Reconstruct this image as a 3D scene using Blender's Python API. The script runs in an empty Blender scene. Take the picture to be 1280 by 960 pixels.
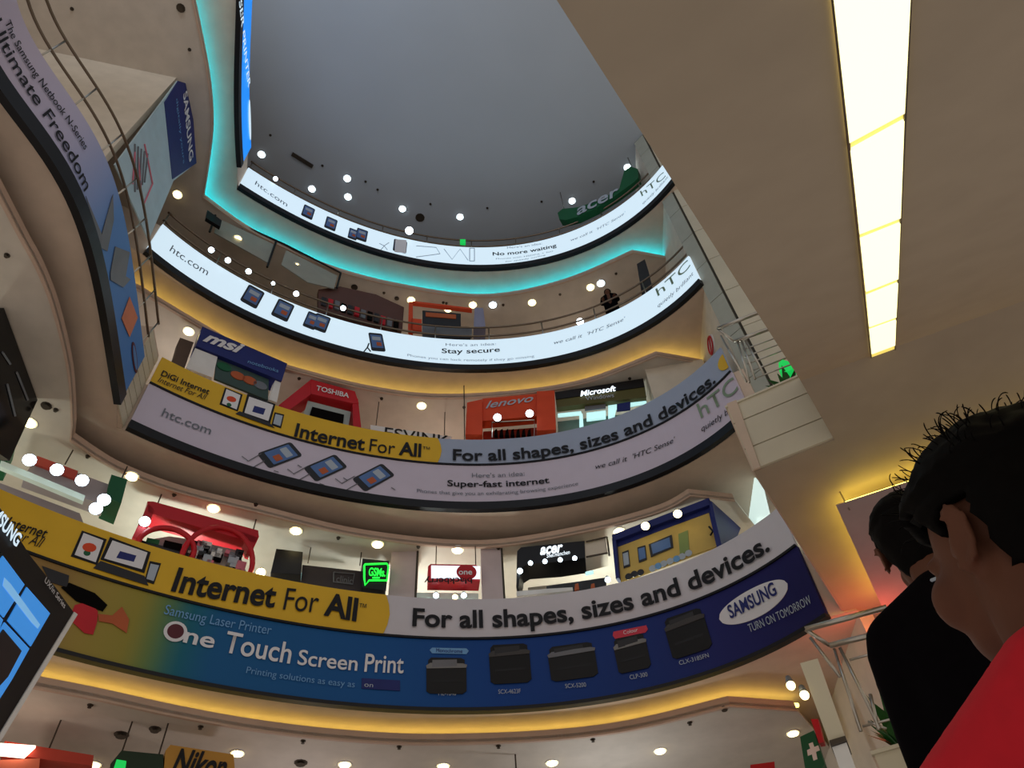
import bpy, bmesh, math, random
import numpy as np
from mathutils import Vector, Matrix
random.seed(7)
sc = bpy.context.scene
COL = sc.collection

# ------------------------------------------------------------------ camera, world, exposure
F = 950.0
PITCH = math.radians(50.859); ROLL = math.radians(-5.194)
_c, _s = math.cos(ROLL), math.sin(ROLL)
FW = np.array([0, math.cos(PITCH), math.sin(PITCH)])
UP = np.array([0, -math.sin(PITCH), math.cos(PITCH)])
RT = np.array([1.0, 0, 0])
cam = bpy.data.objects.new('camera', bpy.data.cameras.new('camera'))
COL.objects.link(cam)
cam.data.sensor_width = 36.0
cam.data.lens = 36.0 * F / 1280.0
cam.data.clip_start = 0.02
camR = _c * RT + _s * UP       # image x axis in the world
camU = -_s * RT + _c * UP
cam.matrix_world = Matrix(((camR[0], camU[0], -FW[0], 0), (camR[1], camU[1], -FW[1], 0), (camR[2], camU[2], -FW[2], 0), (0, 0, 0, 1)))
sc.camera = cam
w = bpy.data.worlds.new('world'); sc.world = w; w.use_nodes = True
w.node_tree.nodes['Background'].inputs[0].default_value = (1.0, 0.90, 0.81, 1)
w.node_tree.nodes['Background'].inputs[1].default_value = 0.46
sc.view_settings.view_transform = 'Standard'
sc.view_settings.look = 'None'
sc.view_settings.exposure = 0.0
sc.view_settings.gamma = 1.0

# ------------------------------------------------------------------ surveying helpers: photo pixel -> bearing, point at a height, point on a plane
def ray(px, py):
    return ((px - 640) / F) * camR + (-(py - 480) / F) * camU + FW
def U(px, py, z):
    d = ray(px, py); return Vector(d / d[2] * z)
def AZ(px, py):
    d = ray(px, py); return math.atan2(d[0], d[1]), math.atan2(d[2], math.hypot(d[0], d[1]))

# ------------------------------------------------------------------ materials
MATS = {}
def srgb(c):
    return tuple(((v / 255) / 12.92 if v / 255 <= .04045 else ((v / 255 + .055) / 1.055) ** 2.4) for v in c)
def mat(name, col, rough=.6, metal=0, emit=0, ecol=None, noise=.06, scale=3.0, spec=.3, bump=0, trans=0):
    if name in MATS: return MATS[name]
    m = bpy.data.materials.new(name); m.use_nodes = True
    nt = m.node_tree; b = nt.nodes['Principled BSDF']
    c = srgb(col)
    if noise > 0:
        tc = nt.nodes.new('ShaderNodeTexCoord'); n = nt.nodes.new('ShaderNodeTexNoise'); n.inputs['Scale'].default_value = scale
        n.inputs['Detail'].default_value = 5
        r = nt.nodes.new('ShaderNodeValToRGB')
        r.color_ramp.elements[0].position = .3; r.color_ramp.elements[1].position = .7
        r.color_ramp.elements[0].color = (*[v * (1 - noise) for v in c], 1)
        r.color_ramp.elements[1].color = (*[min(1, v * (1 + noise)) for v in c], 1)
        nt.links.new(tc.outputs['Object'], n.inputs['Vector']); nt.links.new(n.outputs['Fac'], r.inputs[0]); nt.links.new(r.outputs[0], b.inputs['Base Color'])
        if bump:
            bp = nt.nodes.new('ShaderNodeBump'); bp.inputs['Strength'].default_value = bump; bp.inputs['Distance'].default_value = .01
            nt.links.new(n.outputs['Fac'], bp.inputs['Height']); nt.links.new(bp.outputs[0], b.inputs['Normal'])
    else: b.inputs['Base Color'].default_value = (*c, 1)
    b.inputs['Roughness'].default_value = rough; b.inputs['Metallic'].default_value = metal
    b.inputs['Specular IOR Level'].default_value = spec
    if emit:
        b.inputs['Emission Color'].default_value = (*(srgb(ecol) if ecol else c), 1); b.inputs['Emission Strength'].default_value = emit
    if trans:
        b.inputs['Transmission Weight'].default_value = trans; b.inputs['IOR'].default_value = 1.45
    MATS[name] = m; return m
def print_mat():                      # printed vinyl whose ink colours ride on the mesh (flat print)
    m = bpy.data.materials.new('printed_vinyl'); m.use_nodes = True; nt = m.node_tree
    a = nt.nodes.new('ShaderNodeAttribute'); a.attribute_name = 'ink'
    nt.links.new(a.outputs['Color'], nt.nodes['Principled BSDF'].inputs['Base Color'])
    nt.nodes['Principled BSDF'].inputs['Roughness'].default_value = .55
    nt.nodes['Principled BSDF'].inputs['Specular IOR Level'].default_value = .2
    return m
PRINT = print_mat()
M = dict(
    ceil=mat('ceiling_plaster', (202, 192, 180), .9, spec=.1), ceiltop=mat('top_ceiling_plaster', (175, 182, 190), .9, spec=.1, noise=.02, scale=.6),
    soffit=mat('soffit_plaster', (206, 186, 168), .9, spec=.1), lip=mat('lip_plaster', (196, 170, 152), .9, spec=.1),
    brown=mat('brown_soffit_paint', (166, 152, 134), .85, noise=.04, spec=.15),
    wall=mat('cream_wall_paint', (214, 204, 188), .85), black=mat('black_trim', (22, 22, 26), .4), tile=mat('cream_cladding', (206, 198, 176), .45, scale=1.2),
    joint=mat('dark_joint', (70, 66, 58), .9), greytile=mat('grey_cladding', (170, 172, 160), .5), floor=mat('floor_tile', (170, 160, 150), .5),
    lit=mat('backlit_white', (150, 158, 165), .5, emit=.82, ecol=(216, 240, 255), noise=0),
    vinyl=mat('white_vinyl', (205, 196, 214), .5, noise=.02), vinyl0=mat('pale_grey_vinyl', (205, 202, 210), .5, noise=.02), bluegrey=mat('blue_grey_vinyl', (160, 172, 196), .5, noise=.02),
    yellow=mat('yellow_vinyl', (222, 178, 42), .5, noise=.03), ink=mat('black_ink', (18, 18, 24), .6, noise=0), greyink=mat('grey_ink', (112, 118, 128), .6, noise=0),
    paleink=mat('pale_ink', (170, 182, 196), .6, noise=0), greenink=mat('grey_green_ink', (130, 152, 130), .6, noise=0), whiteink=mat('white_ink', (225, 225, 230), .6, noise=0),
    blueink=mat('light_blue_ink', (110, 160, 210), .6, noise=0), steel=mat('brushed_steel', (190, 185, 175), .28, metal=1), railm=mat('brown_steel', (120, 106, 92), .3, metal=.9), darksteel=mat('dark_steel', (80, 72, 64), .4, metal=.6),
    warm=mat('warm_lamp', (255, 240, 200), .5, emit=9, ecol=(255, 232, 160), noise=0), cool=mat('cool_lamp', (240, 250, 255), .5, emit=9, ecol=(222, 245, 255), noise=0),
    whitem=mat('white_paint', (225, 225, 225), .5), red=mat('red_paint', (190, 30, 42), .4), orange=mat('orange_paint', (214, 72, 34), .5), green=mat('green_paint', (22, 92, 58), .5),
    navy=mat('navy_paint', (32, 42, 110), .5), dark=mat('dark_grey_plastic', (40, 40, 44), .35), mid=mat('grey_plastic', (110, 112, 118), .4), screen=mat('screen_blue_grey', (84, 116, 170), .3),
    poster=mat('poster_pale_blue', (176, 200, 212), .5), copper=mat('copper_paint', (180, 90, 50), .5), pink=mat('pink_print', (210, 120, 140), .5),
    skyprint=mat('sky_blue_vinyl', (88, 138, 200), .5), olive=mat('olive_paint', (90, 86, 46), .5), tan=mat('tan_poster', (202, 172, 92), .5), glassy=mat('pale_glass', (170, 200, 200), .1, trans=.6),
    skin=mat('brown_skin', (98, 63, 48), .6, noise=.05, scale=30, spec=.15), hair=mat('black_hair', (9, 7, 6), .7, noise=.2, scale=60, spec=.06), redshirt=mat('red_cotton', (205, 28, 44), .85, noise=.06, scale=40),
    blackshirt=mat('black_cotton', (12, 10, 13), .95, noise=.1, scale=40, spec=.03), jeans=mat('blue_denim', (40, 50, 80), .9), leaf=mat('leaf_green', (42, 96, 40), .5, scale=8), glow_green=mat('green_sign_light', (30, 160, 70), .5, emit=.9, ecol=(20, 190, 80), noise=0),
    glowletter=mat('glowing_letter', (240, 250, 255), .5, emit=1.3, ecol=(232, 245, 255), noise=0), rubber=mat('black_rubber', (25, 25, 25), .8), stepm=mat('ribbed_step_metal', (120, 120, 120), .4, metal=.8))

# ------------------------------------------------------------------ object helpers
def link(name, me, m=None, parent=None):
    o = bpy.data.objects.new(name, me); COL.objects.link(o)
    if m is not None and me is not None and not me.materials: me.materials.append(m)
    if parent is not None: o.parent = parent
    return o
def mesh(name, V, Fc, m=None, parent=None, smooth=False):
    me = bpy.data.meshes.new(name)
    me.from_pydata([tuple(v) for v in V], [], Fc)
    bm = bmesh.new(); bm.from_mesh(me); bmesh.ops.recalc_face_normals(bm, faces=bm.faces); bm.to_mesh(me); bm.free()
    if smooth: me.polygons.foreach_set('use_smooth', [True] * len(me.polygons))
    return link(name, me, m, parent)
def tag(o, label=None, cat=None, group=None, kind=None):
    if label: o['label'] = label
    if cat: o['category'] = cat
    if group: o['group'] = group
    if kind: o['kind'] = kind
    return o
def empty(name, loc, label, cat, group=None):
    o = bpy.data.objects.new(name, None); COL.objects.link(o); o.empty_display_size = .1
    o.location = loc; o['origin_at'] = 'base'
    return tag(o, label, cat, group)
def adopt(parent):                   # children are modelled in world space: keep them where they are
    inv = Matrix.Translation(-Vector(parent.location))
    for ch in COL.objects:
        if ch.parent == parent and ch.matrix_parent_inverse == Matrix(): ch.matrix_parent_inverse = inv
def struct(o): return tag(o, kind='structure')
class Geo:
    def __init__(s): s.V = []; s.F = []
    def add(s, V, Fc):
        n = len(s.V); s.V += [Vector(v) for v in V]; s.F += [tuple(i + n for i in f) for f in Fc]; return s
    def prism(s, base, top):          # two matching rings of points
        n = len(base)
        return s.add(list(base) + list(top), [tuple(range(n))[::-1], tuple(range(n, 2 * n))] + [(i, (i + 1) % n, n + (i + 1) % n, n + i) for i in range(n)])
    def tube(s, pts, r, seg=8, closed=False):
        pts = [Vector(p) for p in pts]; rs = r if isinstance(r, (list, tuple)) else [r] * len(pts)
        V = []; prev = None
        for i, p in enumerate(pts):
            t = (pts[min(i + 1, len(pts) - 1)] - pts[max(i - 1, 0)]).normalized()
            a = t.cross(Vector((0, 0, 1)) if abs(t.z) < .95 else Vector((1, 0, 0))).normalized()
            if prev is not None and a.dot(prev) < 0: a = -a
            prev = a; b = t.cross(a)
            V += [p + rs[i] * (math.cos(k * 2 * math.pi / seg) * a + math.sin(k * 2 * math.pi / seg) * b) for k in range(seg)]
        n = len(pts)
        Fc = [(i * seg + k, i * seg + (k + 1) % seg, (i + 1) * seg + (k + 1) % seg, (i + 1) * seg + k) for i in range(n - 1) for k in range(seg)]
        Fc += [tuple(range(seg))[::-1], tuple(range((n - 1) * seg, n * seg))]
        return s.add(V, Fc)
    def obj(s, name, m, parent=None, smooth=False): return mesh(name, s.V, s.F, m, parent, smooth)

# ------------------------------------------------------------------ surfaces things are printed on or built against
class Plane:                           # vertical plane through two points; s runs along it, n faces the camera
    def __init__(s, A, B):
        s.A = Vector((A[0], A[1], 0)); d = Vector((B[0] - A[0], B[1] - A[1], 0)); s.L = d.length; s.e = d.normalized()
        s.n = Vector((s.e.y, -s.e.x, 0))
        if s.n.dot(-s.A) < 0: s.n = -s.n
    def px(s, x, y):
        d = Vector(ray(x, y)); t = s.A.dot(s.n) / d.dot(s.n); p = d * t
        return (p - s.A).dot(s.e), p.z
    def at(s, u, z, off=0): p = s.A + s.e * u + s.n * off; return Vector((p.x, p.y, z))
class Arc:                             # vertical curved sheet r(azimuth) fitted to surveyed points
    def __init__(s, pts, deg, a0, a1):
        az = np.array([math.atan2(p[0], p[1]) for p in pts]); r = np.array([math.hypot(p[0], p[1]) for p in pts])
        s.c = np.polyfit(az, r, deg); s.g = np.linspace(a0, a1, 400); R = np.polyval(s.c, s.g)
        P = np.stack([np.sin(s.g) * R, np.cos(s.g) * R], 1); s.P = P
        s.S = np.concatenate([[0], np.cumsum(np.linalg.norm(np.diff(P, axis=0), axis=1))]); s.L = s.S[-1]
        T = np.gradient(P, axis=0); T /= np.linalg.norm(T, axis=1)[:, None]; s.N = np.stack([T[:, 1], -T[:, 0]], 1)
        if (s.N[200] @ P[200]) > 0: s.N = -s.N
    def px(s, x, y):
        a, e = AZ(x, y); r = np.polyval(s.c, a)
        if a < s.g[0] or a > s.g[-1]:
            # linear extension past the ends
            pass
        return float(np.interp(a, s.g, s.S)), r * math.tan(e)
    def at(s, u, z, off=0):
        x = np.interp(u, s.S, s.P[:, 0]) + off * np.interp(u, s.S, s.N[:, 0]); y = np.interp(u, s.S, s.P[:, 1]) + off * np.interp(u, s.S, s.N[:, 1])
        return Vector((x, y, z))
def sheet(name, surf, s0, s1, z0, z1, off, thick, m, parent=None, n=None, skew=(0, 0)):
    """curved slab along the surface; z0/z1 may be functions of s; skew shifts the top ends in s"""
    n = n or max(1, int(abs(s1 - s0) / .2)); g = Geo(); V = []
    f0 = z0 if callable(z0) else (lambda s: z0); f1 = z1 if callable(z1) else (lambda s: z1)
    for i in range(n + 1):
        t = i / n; sb = s0 + (s1 - s0) * t; st = (s0 + skew[0]) + (s1 + skew[1] - s0 - skew[0]) * t
        V += [surf.at(sb, f0(sb), off), surf.at(st, f1(st), off), surf.at(st, f1(st), off - thick), surf.at(sb, f0(sb), off - thick)]
    Fc = [(0, 1, 2, 3)] + [(4 * n, 4 * n + 3, 4 * n + 2, 4 * n + 1)]
    for i in range(n):
        for k in range(4): Fc.append((4 * i + k, 4 * i + (k + 1) % 4, 4 * i + 4 + (k + 1) % 4, 4 * i + 4 + k))
    return g.add(V, Fc).obj(name, m, parent)
def decal(name, surf, pts, m, parent=None, off=.012, thick=.008, raw=False):
    """flat printed or mounted shape: polygon given by photo pixels (or s,z when raw), with a real thickness"""
    q = pts if raw else [surf.px(*p) for p in pts]
    return Geo().prism([surf.at(a, b, off - thick) for a, b in q], [surf.at(a, b, off) for a, b in q]).obj(name, m, parent)
def oval(surf, cx, cy, ax, ay, tilt=0, n=24):      # ellipse in surface units around a pixel
    u, z = surf.px(cx, cy); c, s_ = math.cos(tilt), math.sin(tilt)
    return [(u + ax * math.cos(t) * c - ay * math.sin(t) * s_, z + ax * math.cos(t) * s_ + ay * math.sin(t) * c) for t in [k * 2 * math.pi / n for k in range(n)]]
def text(surf, body, p0, p1, h, m, parent=None, name='lettering', off=.02, bold=0, shear=0, down=0, flip=False, emb=.004, raw=False, fit=None):
    """lettering running from pixel p0 to p1 along its baseline; h = cap height in metres"""
    cu = bpy.data.curves.new('t', 'FONT'); cu.body = body; cu.offset = bold; cu.shear = shear; cu.resolution_u = 5; cu.offset = bold * .6; cu.extrude = 0
    to = bpy.data.objects.new('t', cu); COL.objects.link(to)
    dg = bpy.context.evaluated_depsgraph_get(); me0 = to.evaluated_get(dg).to_mesh()
    bm = bmesh.new(); bm.from_mesh(me0); to.to_mesh_clear() if False else None
    bpy.data.objects.remove(to); bpy.data.curves.remove(cu)
    bmesh.ops.remove_doubles(bm, verts=bm.verts, dist=.0005)
    xs = [v.co.x for v in bm.verts]; x0, x1 = min(xs), max(xs)
    a = p0 if raw else surf.px(*p0); b = p1 if raw else surf.px(*p1)
    k = h / .70
    for v in bm.verts:
        t = (v.co.x - x0) / (x1 - x0); y = v.co.y * k
        if flip: t = 1 - t; y = h - y
        v.co = surf.at(a[0] + (b[0] - a[0]) * t, a[1] + (b[1] - a[1]) * t + y, off)
    me = bpy.data.meshes.new(name); bm.to_mesh(me); bm.free()
    o = link(name, me, m, parent)
    if h < .2: o['kind'] = 'stuff'
    return o
def flatbox(name, P, z0, z1, m, parent=None):      # horizontal polygon slab
    return Geo().prism([Vector((p[0], p[1], z0)) for p in P], [Vector((p[0], p[1], z1)) for p in P]).obj(name, m, parent)
def smoothpts(P, n=6):                             # Catmull-Rom through points
    P = [Vector(p) for p in P]; out = []
    for i in range(len(P) - 1):
        a, b, c, d = P[max(i - 1, 0)], P[i], P[i + 1], P[min(i + 2, len(P) - 1)]
        for k in range(n):
            t = k / n; out.append(.5 * ((2 * b) + (c - a) * t + (2 * a - 5 * b + 4 * c - d) * t * t + (3 * b - a - 3 * c + d) * t ** 3))
    return out + [P[-1]]

# ------------------------------------------------------------------ survey of the atrium edge, floor by floor (b = underside of each fascia banner)
B = {3: 19.7, 2: 15.2, 1: 10.7, 0: 6.2}
def PT(z, pts): return [U(x, y, z) for x, y in pts]
T3 = PT(20.8, [(310,208),(410,260),(480,287.5),(560,305),(625,304.5),(720,285),(829,205)]) + PT(19.7, [(301,231),(360,267.5),(400,290),(500,322.5),(600,335.5),(640,333),(740,305),(815,250),(841,225)])
T2 = PT(16.3, [(205,279),(400,387.5),(500,415),(575,421),(650,419),(720,405),(760,390),(857,322)]) + PT(15.2, [(184,311),(400,429),(475,449),(575,459),(660,454),(720,444),(785,417.5),(875,349)])
T1 = PT(12.6, [(205,443),(360,506),(480,534),(550,545),(660,545),(720,535),(785,512),(880,452)]) + PT(11.8, [(187.5,477.5),(310,532),(400,557.5),(550,580),(625,579.5),(720,567.5),(760,552),(860,505),(920,457.5)]) + PT(10.7, [(166,531),(235,559),(480,630),(600,631),(700,621),(800,600),(845,579),(917,526)])
T0 = PT(8.25, [(0,611),(100,654),(205,687),(320,721),(480,747),(600,750),(740,735),(840,710),(925,665),(961,640)]) + PT(7.45, [(42,695),(185,740),(320,772),(455,795),(600,799),(740,787),(820,769),(890,742),(997,684)]) + PT(6.2, [(75,807),(200,841),(320,861),(430,874),(560,880.5),(747,870),(935,821),(1010,780)])
TL = PT(10.7, [(0,94),(89,240),(111,283),(129,337),(139,381),(147,420),(154,511)]) + PT(11.8, [(15,0),(50,45),(82,100),(121,175),(140,215),(163,292),(177,360),(179,420),(180,437)])
TL3 = PT(19.7, [(290,0),(304,75),(307,125),(304,175),(300,212)]) + PT(20.8, [(309,0),(320,42),(322,110),(315,170),(303,205)]) + [Vector((-5.9, 1.5, 20))]
rad = math.radians
def azr(px, py): return AZ(px, py)[0]
A3 = Arc(T3, 4, azr(305, 220), rad(30)); A2 = Arc(T2, 4, azr(194, 295), azr(870, 340)); A1 = Arc(T1, 4, azr(187, 478), rad(24.3)); A0 = Arc(T0, 4, rad(-46.5), azr(1003, 700))
AL = Arc(TL, 3, rad(-85), azr(168, 470)); AL3 = Arc(TL3, 2, rad(-80), azr(301, 208))
MID = Vector((-1.0, 3.0, 0))
def outward(p): d = Vector((p[0] - MID.x, p[1] - MID.y, 0)); return d.normalized()

# lips of the light coves under each slab (surveyed on their own height)
def catpix(z, L): return [U(x, y, z) for x, y in L]
LIP = {
 3: (19.2, [Vector((-6.0, -3, 19.2)), Vector((-6.15, 1.0, 19.2))] + smoothpts(catpix(19.2, [(245,0),(260,75),(266,120),(267,162),(261,212)])) + smoothpts(catpix(19.2, [(256,243),(310,282),(360,307),(410,330),(480,350),(575,366),(640,364),(715,345),(790,312)])) + catpix(19.2, [(844,322)])),
 2: (14.7, [Vector((-13, 4.0, 14.7)), Vector((-9.2, 7.2, 14.7))] + smoothpts(catpix(14.7, [(176,357),(235,393),(322,442),(400,467),(475,484),(550,492),(650,487),(735,472),(820,439)])) + catpix(14.7, [(876,449)])),
 1: (10.2, [Vector((-6.6, -3, 10.2)), Vector((-6.65, 1.0, 10.2))] + smoothpts(catpix(10.2, [(0,222),(35,290),(56,330),(75,381),(92,456),(96,522)])) + smoothpts(catpix(10.2, [(94,541),(150,577),(225,606),(320,630),(455,662),(600,675),(725,657),(820,632),(860,611)])) + catpix(10.2, [(915,617)])),
 0: (5.98, [Vector((-13, 5.5, 5.98)), Vector((-8.5, 8.2, 5.98))] + smoothpts(catpix(5.98, [(54,846),(125,860),(225,882),(320,899),(420,911),(530,917),(672,913),(785,900),(909,870)])) + catpix(5.98, [(991,876)])),
}
RW = [Vector((4.70, 9.9, 0)), Vector((4.95, 17, 0))]     # the wall that closes the floors on one side

def offs(P, d): return [Vector(p) + outward(p) * d for p in P]
def band(name, P, Q, z0, z1, m):     # slab between two matching polylines
    keep = []; last = -9
    for p, q in zip(P, Q):           # drop points that would fold the slab back on itself at the inner corner
        t = math.atan2((p.x - MID.x), (p.y - MID.y))
        if t > last + .004: keep.append((p, q)); last = t
    P = [k[0] for k in keep]; Q = [k[1] for k in keep]
    n = len(P); V = []
    for p, q in zip(P, Q): V += [(p.x, p.y, z0), (q.x, q.y, z0), (q.x, q.y, z1), (p.x, p.y, z1)]
    Fc = [(0, 1, 2, 3), (4 * n - 4, 4 * n - 1, 4 * n - 2, 4 * n - 3)]
    for i in range(n - 1):
        for k in range(4): Fc.append((4 * i + k, 4 * i + (k + 1) % 4, 4 * i + 4 + (k + 1) % 4, 4 * i + 4 + k))
    return struct(mesh(name, V, Fc, m))
def arcpts(A, n=50, off=0): return [A.at(A.L * i / n, 0, off) for i in range(n + 1)]
edge = {
 3: [Vector((-5.75, -4, 0))] + arcpts(AL3, 30, -.08) + arcpts(A3, 50, -.08) + [Vector((5.3, 9.2, 0))],
 2: [Vector((-13.5, 3.2, 0)), Vector((-9.4, 6.2, 0))] + arcpts(A2, 50, -.08) + [Vector((4.72, 9.83, 0))],
 1: [Vector((-6.3, -4, 0))] + arcpts(AL, 40, -.08) + [Vector((-7.15, 8.75, 0))] + arcpts(A1, 50, -.08) + [Vector((4.66, 9.75, 0))],
 0: [Vector((-13.5, 3.6, 0))] + arcpts(A0, 50, -.08) + [Vector((4.66, 9.8, 0))],
}
SOFF = {3: 19.5, 2: 15.0, 1: 10.5, 0: 6.17}
CEILZ = {3: 19.06, 2: 14.56, 1: 10.04, 0: 5.84}
for k in (3, 2, 1, 0):
    E_ = edge[k]
    band('floor', E_, offs(E_, 6.5), SOFF[k], B[k] + 1.1, M['soffit'])
    zl, L = LIP[k]
    band('ceiling', L, offs(L, 5.5), CEILZ[k], CEILZ[k] + .05, M['ceil'])
    band('trim_%d' % (k + 1), L, offs(L, .05), CEILZ[k] - .03, zl, M['lip'])      # upstand hiding the cove lamp
# top ceiling
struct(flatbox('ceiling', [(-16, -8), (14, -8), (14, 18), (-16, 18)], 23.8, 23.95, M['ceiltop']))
# cove lamps: coloured tubes lying behind the upstands
def cove(L, off, z, m, label, i0=0, i1=None):
    P = [p + outward(p) * off for p in L[i0:i1]]
    g = Geo().tube([Vector((p.x, p.y, z)) for p in P], .035, 6)
    return tag(g.obj('cove_lamp', m), label, 'lamp', 'hidden cove lamps')
cyan = mat('cyan_tube', (60, 220, 235), .5, emit=15, ecol=(0, 190, 222), noise=0)
amber = mat('amber_tube', (255, 220, 120), .5, emit=3.7, ecol=(252, 228, 118), noise=0)
cove(LIP[3][1], .28, 19.32, cyan, 'cyan tube lamp hidden in the cove under the topmost balcony')
cove(LIP[2][1], .28, 14.82, amber, 'amber tube lamp hidden in the cove under the second balcony from the top', 1)
cove(LIP[0][1], .30, 6.03, amber, 'amber tube lamp hidden in the cove under the lowest balcony banner', 1)

# outer shop walls, one run per floor, and the end wall
def wallrun(name, pts, z0, z1, m):
    for a, b in zip(pts[:-1], pts[1:]):
        p = Plane(a, b); struct(sheet(name, p, 0, p.L, z0, z1, 0, .15, m, n=1))
wallrun('wall_back', [Vector((-15, 2, 0)), Vector((-12, 10, 0)), Vector((-6, 15.5, 0)), Vector((0, 17, 0)), Vector((5, 16.5, 0))], -2, 23.8, M['wall'])
p = Plane(RW[0], RW[1]); struct(sheet('wall_right', p, 0, p.L, -2, 23.8, 0, .2, M['wall'], n=1)); WR = p

# ------------------------------------------------------------------ fascia banners
def black_trim(name, A, b, s0=0, s1=None, d=.2):
    return struct(sheet(name, A, s0, s1 if s1 is not None else A.L, b - d, b, .03, .12, M['black']))
black_trim('trim_5', A3, 19.7); black_trim('trim_6', A2, 15.2); black_trim('trim_7', A1, 10.7); black_trim('trim_8', A0, 6.2, d=.06); black_trim('trim_9', AL, 10.7, d=.3); black_trim('trim_10', AL3, 19.7, d=.3)
def phone(par, A, cx, cy, wd, ht, tilt=0, extra=False):
    body = oval(A, cx, cy, 1, 1)
    u, z = A.px(cx, cy); c, s_ = math.cos(tilt), math.sin(tilt)
    def box(w_, h_, dx=0, dy=0, r=.15):
        q = []
        for sx, sy in ((1, 1), (-1, 1), (-1, -1), (1, -1)):
            for t in range(4):
                an = math.atan2(sy, sx) - math.pi / 4 + t * math.pi / 6
                rr = min(w_, h_) * r
                x = sx * (w_ / 2 - rr) + rr * math.cos(an) + dx; y = sy * (h_ / 2 - rr) + rr * math.sin(an) + dy
                q.append((u + x * c - y * s_, z + x * s_ + y * c))
        return q
    o = decal('printed_phone', A, box(wd, ht), M['dark'], par, raw=True, off=.014)
    decal('phone_screen', A, box(wd * .8, ht * .72, 0, ht * .03, .05), M['screen'], o, raw=True, off=.019)
    decal('screen_icons', A, box(wd * .6, ht * .2, 0, ht * .18, .1), M['paleink'], o, raw=True, off=.023)
    decal('screen_icons', A, box(wd * .35, ht * .2, wd * .12, -ht * .12, .1), M['copper'], o, raw=True, off=.023)
    return o
def sketch(par, A, pts, m=None, r=.008):
    g = Geo()
    for ln in pts: g.tube([A.at(*A.px(*q), .02) for q in ln], r, 4)
    return g.obj('line_drawing', m or M['greyink'], par)

# topmost lit banner
n3 = empty('banner', A3.at(A3.L / 2, 19.7), 'backlit white curved banner saying No more waiting on the topmost balcony', 'banner')
sheet('lit_panel', A3, 0, A3.L, 19.7, 20.8, 0, .06, M['lit'], n3)
text(A3, 'htc.com', (318, 231), (358, 259), .24, M['greyink'], n3)
for cx, cy, wd in ((385, 265.5, .33), (413.5, 280, .33), (441, 293, .26), (452, 294, .33)): phone(n3, A3, cx, cy, wd, .68 if wd > .3 else .6, .0)
phone(n3, A3, 500, 308, .4, .72, 0); decal('phone_page', A3, [(494, 300), (508, 301), (507, 317), (493, 316)], M['whiteink'], n3, off=.028)
sketch(n3, A3, [[(474, 305), (480, 308), (486, 304)], [(480, 308), (476, 313)], [(480, 308), (484, 313)], [(520, 308), (545, 310), (550, 318), (520, 322)], [(555, 312), (565, 325), (575, 312), (585, 326)], [(587, 311), (593, 311), (593, 327), (587, 327), (587, 311)]], M['paleink'], .012)
text(A3, "Here's an idea:", (634, 311.5), (678, 306), .13, M['paleink'], n3)
text(A3, 'No more waiting', (616, 320), (696, 309), .2, M['ink'], n3, bold=.03)
text(A3, 'Phones with HSDPA + fast', (620, 325), (692, 315), .08, M['paleink'], n3); text(A3, 'for speedy surfing', (632, 328.5), (682, 320), .08, M['paleink'], n3)
text(A3, "we call it  'HTC Sense'", (714, 302), (783, 267), .13, M['greyink'], n3, shear=.3)
text(A3, 'hTC', (803, 246), (833, 221), .34, M['greenink'], n3); text(A3, 'quietly brilliant', (804, 256), (836, 222), .12, M['greyink'], n3, shear=.3)
# second lit banner
n2 = empty('banner', A2.at(A2.L / 2, 15.2), 'backlit white curved banner saying Stay secure on the second balcony from the top', 'banner')
sheet('lit_panel', A2, 0, A2.L, 15.2, 16.3, 0, .06, M['lit'], n2)
text(A2, 'htc.com', (211, 314), (258, 345), .27, M['greyink'], n2)
phone(n2, A2, 315.5, 371, .42, .78, -.08); phone(n2, A2, 353.5, 388, .42, .78, -.08); phone(n2, A2, 389, 401, .3, .68, -.08); phone(n2, A2, 401, 404, .38, .7, -.08)
phone(n2, A2, 471, 428, .36, .74, .2)
sketch(n2, A2, [[(461, 430), (459, 435), (455, 440)], [(459, 435), (463, 440)]], M['ink'], .02)
text(A2, "Here's an idea:", (557, 433), (620, 432), .12, M['paleink'], n2)
text(A2, 'Stay secure', (552, 442), (625, 440), .2, M['ink'], n2, bold=.025)
text(A2, 'Phones you can lock remotely if they go missing', (509, 446), (668, 447), .1, M['paleink'], n2)
text(A2, "we call it  'HTC Sense'", (693, 431), (783, 400), .14, M['greyink'], n2, shear=.3)
text(A2, 'hTC', (823, 371), (864, 333), .34, M['greenink'], n2); text(A2, 'quietly brilliant', (823, 385), (868, 343), .14, M['greyink'], n2, shear=.3)
# unlit banner below it
n1 = empty('banner', A1.at(A1.L / 2, 10.7), 'unlit white curved banner saying Super-fast internet on the balcony above the blue banner', 'banner')
sheet('vinyl_sheet', A1, 0, A1.L, 10.7, 11.78, 0, .06, M['vinyl'], n1, skew=(0, 0))
text(A1, 'htc.com', (201, 520), (262, 544), .22, M['greyink'], n1, bold=.01)
for cx, cy in ((350, 569), (407, 585), (467, 597)):
    phone(n1, A1, cx, cy, .42, .82, -.78)
    sketch(n1, A1, [[(cx - 24, cy - 1), (cx - 40, cy + 8), (cx - 48, cy + 2)], [(cx - 20, cy + 8), (cx - 34, cy + 16)], [(cx - 8, cy + 20), (cx - 2, cy + 22)], [(cx + 22, cy + 13), (cx + 27, cy + 16)]], M['mid'], .01)
text(A1, "Here's an idea:", (590, 597.5), (656, 595), .13, M['greyink'], n1)
text(A1, 'Super-fast internet', (559, 608), (687, 604), .17, M['ink'], n1, bold=.03)
text(A1, 'Phones that give you an exhilarating browsing experience', (521, 616), (723, 607), .1, M['greyink'], n1)
text(A1, "we call it  'HTC Sense'", (745, 587), (846, 552), .14, M['ink'], n1, shear=.3)
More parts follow.
